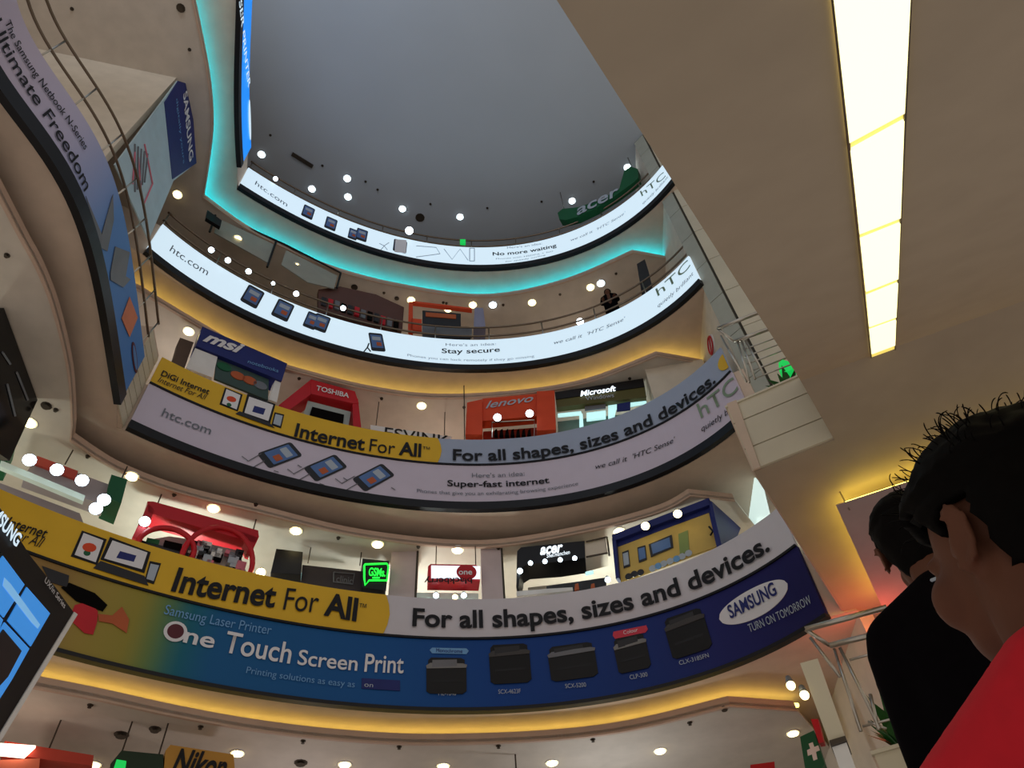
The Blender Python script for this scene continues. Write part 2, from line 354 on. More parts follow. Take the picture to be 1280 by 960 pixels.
text(A1, 'hTC', (877, 523), (924, 487), .42, M['greenink'], n1, bold=.01); text(A1, 'quietly br', (878, 540), (916, 514), .15, M['ink'], n1, shear=.3)
# yellow and grey strip above it
def upper_strip(A, z0, z1, ssplit, mgrey, label, s0=0):
    e = empty('banner', A.at(A.L / 2, z0), label, 'banner')
    sheet('yellow_sheet', A, s0, ssplit, z0, z1, .01, .05, M['yellow'], e)
    sheet('grey_sheet', A, ssplit - .03, A.L, z0, z1, 0, .05, mgrey, e)
    decal('rounded_end', A, [(ssplit - .02, z0 + (z1 - z0) * t) for t in (0, 1)] + [(ssplit + .09 * math.sin(math.pi * t), z1 - (z1 - z0) * t) for t in (.05, .25, .5, .75, .95)], M['yellow'], e, off=.012, raw=True)
    sheet('edge_cord', A, s0, A.L, z0 - .03, z0 + .01, .03, .04, M['ink'], e)
    return e
y1 = upper_strip(A1, 11.8, 12.6, A1.px(547, 560)[0], M['bluegrey'], 'yellow and blue grey curved strip above the white Super-fast internet banner')
def gadgets(par, A, P):
    decal('printed_tablet', A, P[0], M['ink'], par, off=.02)
    cx = sum(p[0] for p in P[0]) / 4; cy = sum(p[1] for p in P[0]) / 4
    decal('tablet_page', A, [(cx + (x - cx) * .8, cy + (y - cy) * .85) for x, y in P[0]], M['whiteink'], par, off=.025)
    decal('orange_blob', A, oval(A, cx, cy, .1, .08, .3, 12), M['orange'], par, off=.03, raw=True); decal('green_blob', A, oval(A, cx - 3, cy + 7, .05, .05, 0, 10), M['green'], par, off=.03, raw=True)
    decal('printed_laptop', A, P[1], M['ink'], par, off=.022); cx = sum(p[0] for p in P[1]) / 4; cy = sum(p[1] for p in P[1]) / 4
    decal('laptop_page', A, [(cx + (x - cx) * .86, cy + (y - cy) * .8) for x, y in P[1]], M['whiteink'], par, off=.027)
    decal('laptop_caption', A, [(cx + (x - cx) * .4, cy + 2 + (y - cy) * .3) for x, y in P[1]], M['navy'], par, off=.031)
    decal('laptop_keyboard', A, P[2], M['dark'], par, off=.026)
    decal('printed_phone', A, P[3], M['ink'], par, off=.02); cx = sum(p[0] for p in P[3]) / 4; cy = sum(p[1] for p in P[3]) / 4
    decal('phone_page', A, [(cx + (x - cx) * .75, cy + (y - cy) * .75) for x, y in P[3]], M['paleink'], par, off=.025)
gadgets(y1, A1, [[(281, 485), (303, 494), (297, 515), (274, 506)], [(309, 493), (344, 506), (337, 531), (302, 518)], [(299, 515), (337, 530), (343, 536), (294, 518)], [(343, 516), (355, 519), (351, 536), (339, 532)]])
text(A1, 'DiGi Internet', (200, 470), (260, 494), .16, M['ink'], y1, bold=.03, off=.03); text(A1, 'Internet For All', (196, 478), (256, 501), .16, M['ink'], y1, off=.03, shear=.2)
text(A1, 'Internet', (367, 546), (455, 564), .4, M['ink'], y1, bold=.04, off=.03); text(A1, 'For', (461, 565), (493, 569), .4, M['ink'], y1, off=.03); text(A1, 'All', (498, 569), (526, 572), .4, M['ink'], y1, bold=.05, off=.03); text(A1, '\u2122', (528, 565), (537, 566), .15, M['ink'], y1, off=.03)
text(A1, 'For all shapes, sizes and devices.', (566, 576), (896, 478), .34, M['ink'], y1, bold=.04, off=.03)
decal('yellow_badge', A1, oval(A1, 913, 445, .22, .22), M['yellow'], y1, off=.02, raw=True)
y0 = upper_strip(A0, 7.45, 8.25, A0.px(480, 775)[0], M['vinyl0'], 'yellow and pale grey curved strip above the blue printer banner')
gadgets(y0, A0, [[(102, 664), (133, 675), (121, 707), (88, 696)], [(137, 672), (188, 691), (180, 717), (125, 700)], [(125, 702), (180, 721), (185, 733), (116, 711)], [(187, 702), (201, 705), (192, 731), (180, 727)]])
text(A0, 'DiGi Internet', (-30, 647), (55, 674), .18, M['ink'], y0, bold=.02, off=.03, shear=.1); text(A0, 'Internet For All', (-38, 655), (50, 686), .18, M['ink'], y0, off=.03, shear=.2)
text(A0, 'Internet', (213, 739), (342, 760), .44, M['ink'], y0, bold=.045, off=.03); text(A0, 'For', (353, 763), (396, 767), .44, M['ink'], y0, off=.03); text(A0, 'All', (404, 769), (445, 777), .44, M['ink'], y0, bold=.055, off=.03); text(A0, '\u2122', (448, 764), (457, 765), .14, M['ink'], y0, off=.03)
text(A0, 'For all shapes, sizes and devices.', (515, 783), (964, 688), .35, M['ink'], y0, bold=.045, off=.03)
# big blue printed banner
n0 = empty('banner', A0.at(A0.L / 2, 6.2), 'blue curved banner with office printers and One Touch Screen Print on the lowest balcony', 'banner')
o = sheet('printed_sheet', A0, 0, A0.L, 6.2, 7.43, 0, .06, PRINT, n0, n=90)
keys = [(20, (150, 120, 70)), (90, (160, 140, 66)), (150, (150, 140, 60)), (185, (96, 130, 80)), (215, (30, 105, 120)), (260, (26, 92, 145)), (480, (24, 84, 150)), (620, (20, 66, 140)), (800, (26, 50, 120)), (900, (34, 38, 105)), (1010, (30, 28, 88))]
ks = [(A0.px(x, 830 if x < 700 else 790)[0], srgb(c)) for x, c in keys]
ca = o.data.color_attributes.new('ink', 'FLOAT_COLOR', 'POINT')
for v, d in zip(o.data.vertices, ca.data):
    i = v.index // 4; s_ = A0.L * i / 90
    d.color = (*[float(np.interp(s_, [k[0] for k in ks], [k[1][j] for k in ks])) for j in range(3)], 1)
text(A0, 'Samsung Laser Printer', (204, 768), (338, 794), .17, M['blueink'], n0)
text(A0, 'ne', (228, 803), (266, 811), .26, M['whiteink'], n0, bold=.03); text(A0, 'Touch', (278, 815), (362, 830), .36, M['whiteink'], n0, bold=.02); text(A0, 'Screen', (371, 831), (446, 839), .26, M['whiteink'], n0, bold=.02); text(A0, 'Print', (455, 840), (504, 842), .32, M['whiteink'], n0, bold=.02)
o = decal('letter_ring', A0, oval(A0, 219, 790, .17, .17), M['whiteink'], n0, off=.02, raw=True); decal('ring_centre', A0, oval(A0, 219, 790, .12, .12), mat('maroon_print', (90, 40, 50)), o, off=.026, raw=True)
text(A0, 'Printing solutions as easy as', (307, 842), (443, 860), .11, M['blueink'], n0)
decal('caption_box', A0, [(452, 848), (500, 851), (500, 864), (452, 861)], M['navy'], n0); text(A0, 'on', (455, 859), (466, 860), .08, M['paleink'], n0)
sketchp = [(532, 584, 823, 868), (611, 664, 806, 855), (685, 747, 806, 850), (768, 812, 795, 840), (832, 888, 765, 820)]
pm = [mat('printer_black', (27, 27, 29)), mat('printer_dark', (20, 20, 22)), mat('printer_grey', (27, 27, 29)), mat('printer_mixed', (27, 27, 29)), mat('printer_big', (20, 20, 22))]
lab = ['ML-1640', 'SCX-4623F', 'SCX-5200', 'CLP-300', 'CLX-3185FN']
for i, (xa, xb, ya, yb) in enumerate(sketchp):
    ua, za = A0.px(xa, (ya + yb) / 2); ub, _ = A0.px(xb, (ya + yb) / 2); _, zt = A0.px((xa + xb) / 2, ya); _, zb = A0.px((xa + xb) / 2, yb); W_ = ub - ua; Hh = zt - zb
    def q(L): return [(ua + a * W_, zb + b * Hh) for a, b in L]
    o = decal('printed_printer', A0, q([(.03, .06), (.12, 0), (.88, 0), (.98, .08), (.98, .7), (.94, .78), (.94, .95), (.85, 1), (.12, 1), (.05, .92), (.05, .75), (.01, .68)]), pm[i], n0, raw=True, off=.018)
    decal('printer_top_tray', A0, q([(.02, .68), (.98, .72), (1, .8), (.9, .84), (.1, .84), (0, .76)]), mat('tray_grey', (125, 125, 125)) if i in (0, 3) else M['mid'] if i == 2 else mat('tray_dark', (66, 64, 64)), o, raw=True, off=.023)
    decal('paper_slot', A0, q([(.15, .3), (.85, .32), (.85, .38), (.15, .36)]), M['black'], o, raw=True, off=.023)
    decal('printer_panel', A0, q([(.15, .72), (.75, .75), (.75, .95), (.15, .92)]), M['dark'] if i else M['mid'], o, raw=True, off=.027)
    text(A0, lab[i], (0, 0), (0, 0), .07, M['paleink'], n0, raw=True) if False else None
for s_, a, b in (('ML-1640', (548, 870), (570, 870)), ('SCX-4623F', (623, 868), (651, 867)), ('SCX-5200', (707, 861), (733, 859)), ('CLP-300', (788, 850), (810, 846)), ('CLX-3185FN', (850, 832), (887, 822))): text(A0, s_, a, b, .075, M['paleink'], n0)
o = decal('caption_bar', A0, [(540, 810), (583, 811), (586, 814), (583, 818), (540, 817), (537, 813)], M['blueink'], n0); text(A0, 'Monochrome', (545, 816), (578, 817), .07, M['navy'], o, off=.025)
o = decal('caption_bar', A0, [(767, 790), (808, 782), (810, 787), (807, 791), (769, 799), (766, 795)], mat('red_print', (205, 60, 80)), n0); text(A0, 'Colour', (780, 794), (798, 790), .07, M['whiteink'], o, off=.025)
u0, z0 = A0.px(941, 753); ua, za = A0.px(905, 778); ub, zb = A0.px(979, 727)
u0 = (ua + ub) / 2; z0 = (za + zb) / 2
hw = 1.1 * (ub - ua) / 2; hv = lambda s_: .25 * math.sqrt(max(0, 1 - ((s_ - u0) / hw) ** 2)); o = sheet('white_oval', A0, u0 - hw, u0 + hw, lambda s_: z0 - hv(s_), lambda s_: z0 + hv(s_), .012, .01, M['whiteink'], n0, n=40)
text(A0, 'SAMSUNG', (914, 774), (973, 743), .23, M['navy'], o, bold=.035, off=.03)
text(A0, 'TURN ON TOMORROW', (938, 791), (1016, 754), .14, M['paleink'], n0, off=.02)
# printed figure in red at the olive end
fig = [('printed_red_sleeve', 'red', [(93, 757), (112, 752), (122, 765), (121, 778), (116, 794), (105, 792), (86, 774)]), ('printed_hand', 'copper', [(122, 768), (140, 770), (152, 759), (161, 775), (158, 792), (140, 780), (123, 777)]), ('printed_arm', 'hair', [(76, 735), (86, 729), (118, 742), (134, 757), (128, 765), (95, 752)]), ('printed_case', 'dark', [(52, 708), (86, 720), (84, 735), (62, 728)])]
for nm, mm, P in fig: decal(nm, A0, P, M[mm], n0, off=.018)
# side-arc banners
nl = empty('banner', AL.at(AL.L * .7, 10.7), 'lilac to blue curved banner saying Ultimate Freedom, close overhead with a black underside', 'banner')
o = sheet('printed_sheet', AL, 0, AL.L, 10.7, 11.8, 0, .06, PRINT, nl, n=90)
ca = o.data.color_attributes.new('ink', 'FLOAT_COLOR', 'POINT')
ks = [(AL.px(*p)[0], srgb(c)) for p, c in (((30, 80), (196, 186, 206)), ((85, 170), (186, 182, 210)), ((115, 230), (150, 165, 210)), ((135, 280), (96, 142, 205)), ((160, 450), (80, 135, 205)))]
for v, d in zip(o.data.vertices, ca.data):
    s_ = AL.L * (v.index // 4) / 90
    d.color = (*[float(np.interp(s_, [k[0] for k in ks], [k[1][j] for k in ks])) for j in range(3)], 1)
text(AL, 'Ultimate Freedom', (-12, 28), (104, 240), .27, M['ink'], nl, bold=.01); text(AL, 'The Samsung Netbook N-Series', (4, 28), (104, 188), .17, M['ink'], nl, bold=.01)
for P in ([(106, 245), (126, 293), (140, 243), (141, 275), (133, 314), (125, 310)], [(143, 308), (161, 315), (156, 345), (162, 349), (153, 359), (137, 350), (137, 340)]): decal('printed_netbook', AL, P, M['mid'], nl, off=.018)
decal('printed_diamond', AL, [(161, 371), (171, 397), (161, 421), (151, 398)], mat('peach_print', (214, 130, 96)), nl, off=.018)
o = decal('maroon_ring', AL, oval(AL, 167.5, 447, .35, .1, 0), mat('maroon_print', (90, 40, 50)), nl, off=.016, raw=True); decal('ring_centre', AL, oval(AL, 167.5, 447, .28, .06), M['skyprint'], o, off=.022, raw=True)
nk = empty('banner', AL3.at(AL3.L * .8, 19.7), 'bright blue backlit curved banner seen edge-on at the top of the atrium', 'banner')
sheet('lit_panel', AL3, 0, AL3.L, 19.7, 20.8, 0, .06, mat('backlit_blue', (40, 130, 230), .5, emit=.9, ecol=(20, 135, 240), noise=0), nk)
text(AL3, 'SER PRINTER', (297, 2), (309, 110), .3, M['lit'], nk, bold=.02, off=.03)
decal('white_oval', AL3, oval(AL3, 311, 150, .55, .12, 0), M['lit'], nk, off=.03, raw=True)
# corner pier between the two arcs, clad in thin tiles
pc = Plane(AL.at(AL.L, 0), A1.at(0, 0))
cp = struct(sheet('wall_corner', pc, -.05, pc.L + .05, 10.52, 12.7, -.1, .3, M['soffit'], n=1))
for k in range(8): sheet('tile', pc, -.04, pc.L + .04, 10.55 + k * .26, 10.78 + k * .26, -.08, .05, M['tile'], cp, n=1)

# ------------------------------------------------------------------ balcony railings
def railing(A, z, hs, off, label, pitch=1.35, s0=0, s1=None, r=.03, ext=0):
    s1 = s1 or A.L; e = empty('railing', A.at(s1 / 2, z, off), label, 'railing')
    for h in hs:
        Geo().tube([A.at(s0 + (s1 - s0) * i / 60, z + h, off) for i in range(61)], r, 6).obj('rail', M['railm'], e, True)
    n = int((s1 - s0) / pitch)
    for i in range(n + 1):
        s_ = s0 + .05 + (s1 - s0 - .1) * i / n
        g = Geo().tube([A.at(s_, z, off), A.at(s_, z + max(hs), off)], .018, 6); g.tube([A.at(s_, z, off), A.at(s_, z + .03, off)], .045, 8)
        g.obj('post', M['steel'], e, True)
    return e
railing(A3, 20.8, (.42, .8), -.2, 'brownish steel balcony railing along the topmost lit banner')
railing(A2, 16.3, (.45, .85), -.2, 'brownish steel balcony railing above the Stay secure banner')
def rail_px(pxs, z): return smoothpts([U(x, y, z) for x, y in pxs], 5)
e = empty('railing', AL.at(AL.L * .6, 11.8, -.1), 'slim steel railing sweeping above the lilac banner close overhead', 'railing')
Lo = AL
for h, of in ((.72, .06), (.3, .0)):
    Geo().tube([AL.at((AL.L - .25) * i / 60, 11.8 + h, of) for i in range(61)], .025, 6).obj('rail', M['railm'], e, True)
for s_ in np.linspace(.3, AL.L - .3, 12):
    Geo().tube([AL.at(s_, 11.78, -.06), AL.at(s_, 12.1, 0), AL.at(s_, 12.52, .06)], .016, 6).obj('post', M['steel'], e, True)

# ------------------------------------------------------------------ landings, overhead escalator, column
P0 = U(943, 590, 6.2); P1 = U(1043, 550, 6.2); P2 = U(1001, 476, 6.2); P5 = U(1055, 765, 6.2)
bd = (P1 - P0).normalized(); ad = (P5 - P0).normalized(); e2 = (U(1280, 375, 6.2) - U(1085, 445, 6.2)).normalized()
P3 = P2 + e2 * 3.6; P4 = P5 + e2 * 6 + ad * 2
def landing(dz, name):
    pts = [P0, P1, P2, P3, P3 + ad * 9, P5 + ad * 1.0]
    o = flatbox(name, [(p.x, p.y) for p in pts], 6.2 + dz, 7.3 + dz, M['brown']); struct(o)
    return o
land_up = landing(0, 'floor'); land_lo = landing(-4.5, 'floor')
# cladding panels on the landing fascias (rows of tiles with open joints)
for dz, par in ((0, land_up), (-4.5, land_lo)):
    pf = Plane(P0, P1)
    rows = [(6.22, 6.55), (6.57, 7.02), (7.04, 7.34)] if dz == 0 else [(6.22, 6.9), (6.92, 7.34)]
    for za, zb in rows: sheet('panel', pf, .0, pf.L, za + dz, zb + dz, .03, .05, M['tile'], par, n=1)
    ps = Plane(P0, P5); sheet('panel', ps, 0, ps.L, 6.22 + dz, 7.34 + dz, .02, .04, M['soffit'], par, n=1)
    sheet('coping', pf, -.02, pf.L, 7.34 + dz, 7.37 + dz, .05, .3, M['tile'], par, n=1)
q_ = [(910, 508), (922, 503), (952, 587), (944, 590)]; pf = Plane(P0, P1); o = decal('side_post', pf, q_, M['soffit'], land_up, off=.055, thick=.03)
# overhead escalator
vd = Vector(ray(1110, 646)).normalized()
esc = empty('escalator', P2, 'brown underside of the escalator overhead with a long glowing yellow light strip', 'escalator')
nrm = vd.cross(e2).normalized();
if nrm.z < 0: nrm = -nrm
back = -vd * 11
q = [P2, P3, P3 + back, P2 + back]
Geo().prism(q, [v + nrm * .9 for v in q]).obj('truss_casing', M['brown'], esc)
def onsl(px, py, off=0):
    d = Vector(ray(px, py)); return d * ((P2.dot(nrm) + off) / d.dot(nrm))
for a in (0, 3.5):
    q = [P2 + e2 * a, P2 + e2 * (a + .08), P2 + e2 * (a + .08) + back, P2 + e2 * a + back]
    Geo().prism([v + nrm * .9 for v in q], [v + nrm * 1.8 for v in q]).obj('balustrade', M['glassy'], esc)
stripm = mat('glowing_diffuser', (255, 248, 200), .5, emit=1.7, ecol=(255, 244, 178), noise=0)
ribm = mat('amber_joint', (240, 220, 120), .5, emit=.75, ecol=(255, 228, 110), noise=0)
ls = empty('light_strip', P2, None, None); del_ = ls.pop('origin_at', None)
bpy.data.objects.remove(ls)
base = [onsl(*p, -.015) for p in ((1036, -60), (1090, 446.5), (1119, 436), (1141, -100))]
g = Geo().prism(base, [v + nrm * .03 for v in base]).obj('light_strip', ribm, esc)
cuts = [((1025, -160), (1150, -230)), ((1062.3, 180), (1131, 143)), ((1075, 294), (1126, 274)), ((1083, 366), (1123, 350)), ((1087, 410), (1120.5, 398)), ((1090, 444), (1119, 433))]
for i in range(5):
    (a, b), (c, d) = cuts[i], cuts[i + 1]
    def sh(p, dy): return (p[0] + (0.11 if p[0] < 1100 else -.05) * dy, p[1] + dy)
    k0 = [0, 9, 6, 4.5, 3][i]
    q = [onsl(*sh(a, k0), -.03), onsl(*sh(c, -1), -.03), onsl(*sh(d, -1), -.03), onsl(*sh(b, k0), -.03)]
    Geo().prism(q, [v + nrm * .02 for v in q]).obj('diffuser_pane', stripm, g)
def bar(name, par, a, b, z_off=0): pass
# dark tubes drawn in as the thin shadow between casing edge and strip
for xa, ya, xb, yb in ((1041, -10, 1089, 447), (1138, -10, 1119, 437)):
    Geo().tube([onsl(xa, ya, -.02), onsl(xb, yb, -.02)], .008, 5).obj('strip_shadow_line', M['darksteel'], esc)
# dropped ceiling panel with hidden amber light under the upper landing
C0 = U(1045, 632, 5.94); C1 = U(1140, 601, 5.94); C2 = U(1085, 720, 5.94)
cb = (C1 - C0).normalized(); ca_ = (C2 - C0).normalized()
q = [C0, C0 + cb * 3.2, C0 + cb * 3.2 + ca_ * 2.7, C0 + ca_ * 2.7]
dp = empty('ceiling_panel', C0, 'dropped mauve ceiling panel with a yellow glow round it, above the people', 'panel')
Geo().prism([Vector((v.x, v.y, 5.95)) for v in q], [Vector((v.x, v.y, 5.94)) for v in q]).obj('panel_board', mat('mauve_board', (176, 160, 160), .8), dp)
amber2 = mat('amber_strip', (255, 220, 120), .5, emit=11, ecol=(252, 226, 90), noise=0)
inn = [C0 + (cb + ca_) * .12, C0 + cb * 3.08 + ca_ * .12, C0 + cb * 3.08 + ca_ * 2.58, C0 + ca_ * 2.58 + cb * .12]
for a, b in ((0, 1), (0, 3)):
    Geo().tube([Vector((inn[a].x, inn[a].y, 6.02)), Vector((inn[b].x, inn[b].y, 6.02))], .02, 6).obj('tube_lamp', amber2, dp)
for v in inn: Geo().tube([Vector((v.x, v.y, 5.9)), Vector((v.x, v.y, 6.2))], .01, 5).obj('hanger', M['steel'], dp)
# red light spilling from the neon of a shop below the landing
ld = bpy.data.lights.new('red_neon', 'POINT'); ld.color = (1, .12, .06); ld.energy = 24; ld.shadow_soft_size = .25
lo = bpy.data.objects.new('red_neon', ld); COL.objects.link(lo); lo.location = U(1075, 735, 6.2) + Vector((0.1, .2, -.75))
# second-face column behind the landing
c1 = U(868, 312, 18.0); c1 = Vector((4.93, 9.55, 0)); c0 = Vector((4.67, 9.82, 0)); c2 = c1 + Vector((e2.x, e2.y, 0)) * 3.0
colb = struct(flatbox('wall_column', [(c0.x, c0.y), (c1.x, c1.y), (c2.x, c2.y), (c2.x + .4, c2.y + 1.6)], 7.2, 23.8, M['joint']))
pf = Plane(c1, c2); ps = Plane(c0, c1); z = 7.3; i = 0
while z < 23.7:
    zt = min(z + 1.38, 23.75)
    sheet('panel', pf, .04, pf.L, z, zt, .04, .04, M['tile'], colb, n=1); sheet('panel', ps, 0, ps.L - .01, z, zt, .03, .03, M['greytile'], colb, n=1); z += 1.4; i += 1

def frame_rail(dz, pxA, pxB, pxC, pxD, posts, bars, label):
    pf = Plane(P0, P1); e = empty('railing', pf.at(0, 7.35 + dz), label, 'railing')
    def P(p, off=.0): return pf.at(*pf.px(*p), off)
    Geo().tube([P(pxA, .12), P(pxB, .12)], .028, 8).obj('outer_handrail', M['steel'], e, True)
    Geo().tube([P(pxC), P(pxD)], .028, 8).obj('handrail', M['steel'], e, True)
    Geo().tube([P(pxA, .12), P(pxC)], .02, 8).obj('corner_strut', M['steel'], e, True)
    for a, b in posts: Geo().tube([P(a), P(b)], .016, 8).obj('post', M['steel'], e, True)
    for a, b in bars: Geo().tube([P(a), P(b)], .011, 6).obj('bar', M['steel'], e, True)
    return e
frame_rail(0, (900.5, 418), (959, 395.5), (917.5, 427), (966, 409.5), [((922, 427), (937, 478)), ((927, 426), (944, 474)), ((901, 420), (933, 477)), ((966, 410), (989, 448)), ((932, 426), (955, 468))], [((929, 437), (973, 421)), ((931, 446), (977, 429)), ((934, 455), (981, 437)), ((938, 464), (985, 446)), ((943, 473), (990, 455))], 'steel railing with thin bars on the landing beside the clad column')
frame_rail(-4.5, (1011, 794), (1112, 767), (1037, 807), (1125, 785), [((1043, 811), (1076, 914)), ((1050, 810), (1100, 911)), ((1013, 797), (1050, 846)), ((1088, 868), (1098, 912))], [((1062, 825), (1110, 812)), ((1078, 908), (1142, 892)), ((1085, 902), (1108, 911))], 'steel railing on the low landing in front of the people')
# plants on the landings
def plant(base, label, n, sz, m, seed):
    random.seed(seed); e = empty('potted_plant', base, label, 'plant')
    g = Geo(); ring = [base + Vector((math.cos(t) * .12, math.sin(t) * .12, 0)) for t in [k * math.pi / 6 for k in range(12)]]
    g.prism(ring, [base + (v - base) * 1.3 + Vector((0, 0, .16)) for v in ring]).obj('pot', M['dark'], e)
    for i in range(n):
        a = random.uniform(0, 6.28); L_ = sz * random.uniform(.6, 1.1); tilt = random.uniform(.1, .9)
        d = Vector((math.cos(a) * tilt, math.sin(a) * tilt, 1)).normalized(); s_ = d.cross(Vector((0, 0, 1))).normalized() * L_ * .13
        p = base + Vector((math.cos(a) * .06, math.sin(a) * .06, .14)); V = [p, p + d * L_ * .4 + s_, p + d * L_ - Vector((0, 0, L_ * .25 * tilt)), p + d * L_ * .4 - s_, p + d * L_ * .45 + Vector((0, 0, .015))]
        mesh('leaf', V, [(0, 1, 4), (1, 2, 4), (2, 3, 4), (3, 0, 4)], m, e)
    return e
pf = Plane(P0, P1); a = pf.px(978, 466)
plant(pf.at(a[0], 7.37, -.3), 'small dark green plant on the landing edge beside the glowing green sign', 16, .35, M['leaf'], 3)
a = pf.px(1122, 900); plant(Vector(pf.at(a[0], 2.87, -.6)), 'leafy green plant behind the low landing railing', 40, .62, M['leaf'], 5)
a = pf.px(978, 451); gs = tag(decal('exit_sign', pf, [(969, 444), (974, 440), (988, 444), (991, 449), (981, 455), (970, 455)], M['glow_green'], off=-.15, thick=.12), 'small glowing green sign behind the landing railing', 'sign')
# cream pillar, cap and post beside the low railing
pp = Plane(U(1001, 828, 3.0), U(1001, 828, 3.0) + e2)
o = tag(decal('pillar', pp, [(1000, 829), (1022, 823), (1056, 920), (1036, 927)], M['tile'], off=0, thick=.2), 'slim cream pillar standing beside the low landing railing', 'pillar')
decal('cap', pp, [(1037, 927), (1057, 921), (1059, 927), (1039, 934)], M['darksteel'], o, off=.02, thick=.24); decal('lower_post', pp, [(1040, 934), (1058, 928), (1080, 990), (1062, 996)], M['whitem'], o, off=0, thick=.18)

# ------------------------------------------------------------------ hanging signs, kiosks and shopfronts
def pl(a, b, z): return Plane(U(*a, z), U(*b, z))
def hangers(par, surf, pts, ztop, r=.012, m=None):
    for x, y in pts:
        u, z = surf.px(x, y); Geo().tube([surf.at(u, z, -.05), surf.at(u, ztop, -.05)], r, 5).obj('hanger', m or M['darksteel'], par)
def E(name, surf, px, label, cat, group=None):
    u, z = surf.px(*px); return empty(name, surf.at(u, z), label, cat, group)
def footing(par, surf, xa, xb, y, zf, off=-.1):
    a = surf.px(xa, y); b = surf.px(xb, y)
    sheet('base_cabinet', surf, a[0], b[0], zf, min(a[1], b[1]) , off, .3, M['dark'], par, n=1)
# balcony three: green curved sign, exit light
s3 = pl((698, 262), (797, 212), 22.6)
gsn = E('hanging_sign', s3, (745, 250), 'long green curved sign with grey lettering above the topmost railing', 'sign')
decal('sign_board', s3, [(697, 266), (703, 261), (722, 259), (750, 250), (774, 236), (780, 214), (788, 208), (797, 211), (798, 222), (793, 227), (770, 244), (745, 260), (722, 271), (707, 275), (699, 274)], M['green'], gsn, off=0, thick=.25)
text(s3, 'acer', (722, 270), (776, 243), .62, M['paleink'], gsn, off=.03, bold=.03, shear=.2)
hangers(gsn, s3, [(705, 262), (790, 209)], 23.8)
pe = Plane(U(575, 299, 21.6), U(583, 299, 21.6)); tag(decal('exit_sign', pe, [(575, 299), (582, 299), (582, 304), (575, 304)], M['glow_green'], off=0, thick=.08), 'tiny glowing green sign behind the topmost railing', 'sign')
# balcony two
rk = pl((400, 362), (500, 392), 18.0)
rg_ = E('goods_rack', rk, (450, 390), 'dark reddish rack of goods behind the second railing, past the hanging frame', 'rack')
decal('rack_back', rk, [(398, 362), (425, 358), (470, 368), (505, 384), (503, 412), (398, 390)], mat('dark_rose', (92, 62, 56)), rg_, off=0, thick=.15)
for i in range(12):
    x = 402 + i * 8.2; y = 372 + i * 2.6; decal('goods', rk, [(x, y), (x + 6, y + 2), (x + 5, y + 12), (x - 1, y + 10)], [M['dark'], M['hair'], M['mid'], M['red']][(i * 3) % 4], rg_, off=.04 + .01 * (i % 3), thick=.12)
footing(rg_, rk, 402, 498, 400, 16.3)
k2 = pl((510, 378), (600, 380), 18.5)
ko = E('kiosk', k2, (550, 410), 'orange framed kiosk with a dark wide screen behind the second railing', 'kiosk')
for P, m_, nm in (([(511, 377), (516, 377), (516, 415), (510, 413)], 'orange', 'frame_post'), ([(516, 376), (590, 385), (590, 387), (516, 378)], 'orange', 'frame_beam'), ([(514, 398), (527, 399), (527, 413), (513, 412)], 'orange', 'side_panel'), ([(528, 388), (576, 392), (576, 409), (528, 404)], 'dark', 'wide_screen'), ([(528, 405), (590, 411), (590, 419), (528, 417)], 'mid', 'counter')):
    o = decal(nm, k2, P, M[m_], ko, off=0, thick=.12)
decal('screen_picture', k2, [(532, 391), (570, 394), (570, 399), (532, 396)], M['copper'], ko, off=.02, thick=.02)
o = tag(decal('display_column', k2, [(593, 386), (604, 387), (607, 412), (592, 411)], mat('lilac_panel', (140, 140, 165)), off=.05, thick=.4), 'pale lilac display column beside the orange kiosk', 'display')
kb = pl((797, 327), (815, 322), 18.4)
o = tag(decal('display_board', kb, [(796, 330), (806, 324), (811, 340), (817, 366), (802, 367)], M['dark'], off=0, thick=.3), 'tall dark board standing behind the second railing near the column', 'display')
fr = pl((262, 270), (425, 342), 18.9)
fo = E('hanging_display', fr, (340, 310), 'thin black hanging frame holding pale panels, under the cyan glow', 'frame')
for a, b in (((270, 267), (355, 305)), ((355, 305), (426, 341)), ((426, 341), (421, 360)), ((345, 302), (334, 334)), ((270, 267), (262, 290))):
    Geo().tube([fr.at(*fr.px(*a)), fr.at(*fr.px(*b))], .03, 6).obj('frame_bar', M['black'], fo)
for P in ([(273, 272), (343, 305), (336, 328), (268, 290)], [(358, 312), (422, 344), (418, 360), (385, 352), (352, 330)]): decal('pale_panel', fr, P, mat('pale_grey_panel', (150, 150, 140)), fo, off=-.02, thick=.03)
hangers(fo, fr, [(355, 305), (426, 341), (270, 267)], 19.06)
mo = tag(decal('monitor', fr, [(255, 274), (273, 287), (271, 295), (253, 284)], M['black'], off=.3, thick=.1), 'small black monitor hanging past the tall poster banner', 'monitor')
footing(ko, k2, 530, 588, 412, 16.3)
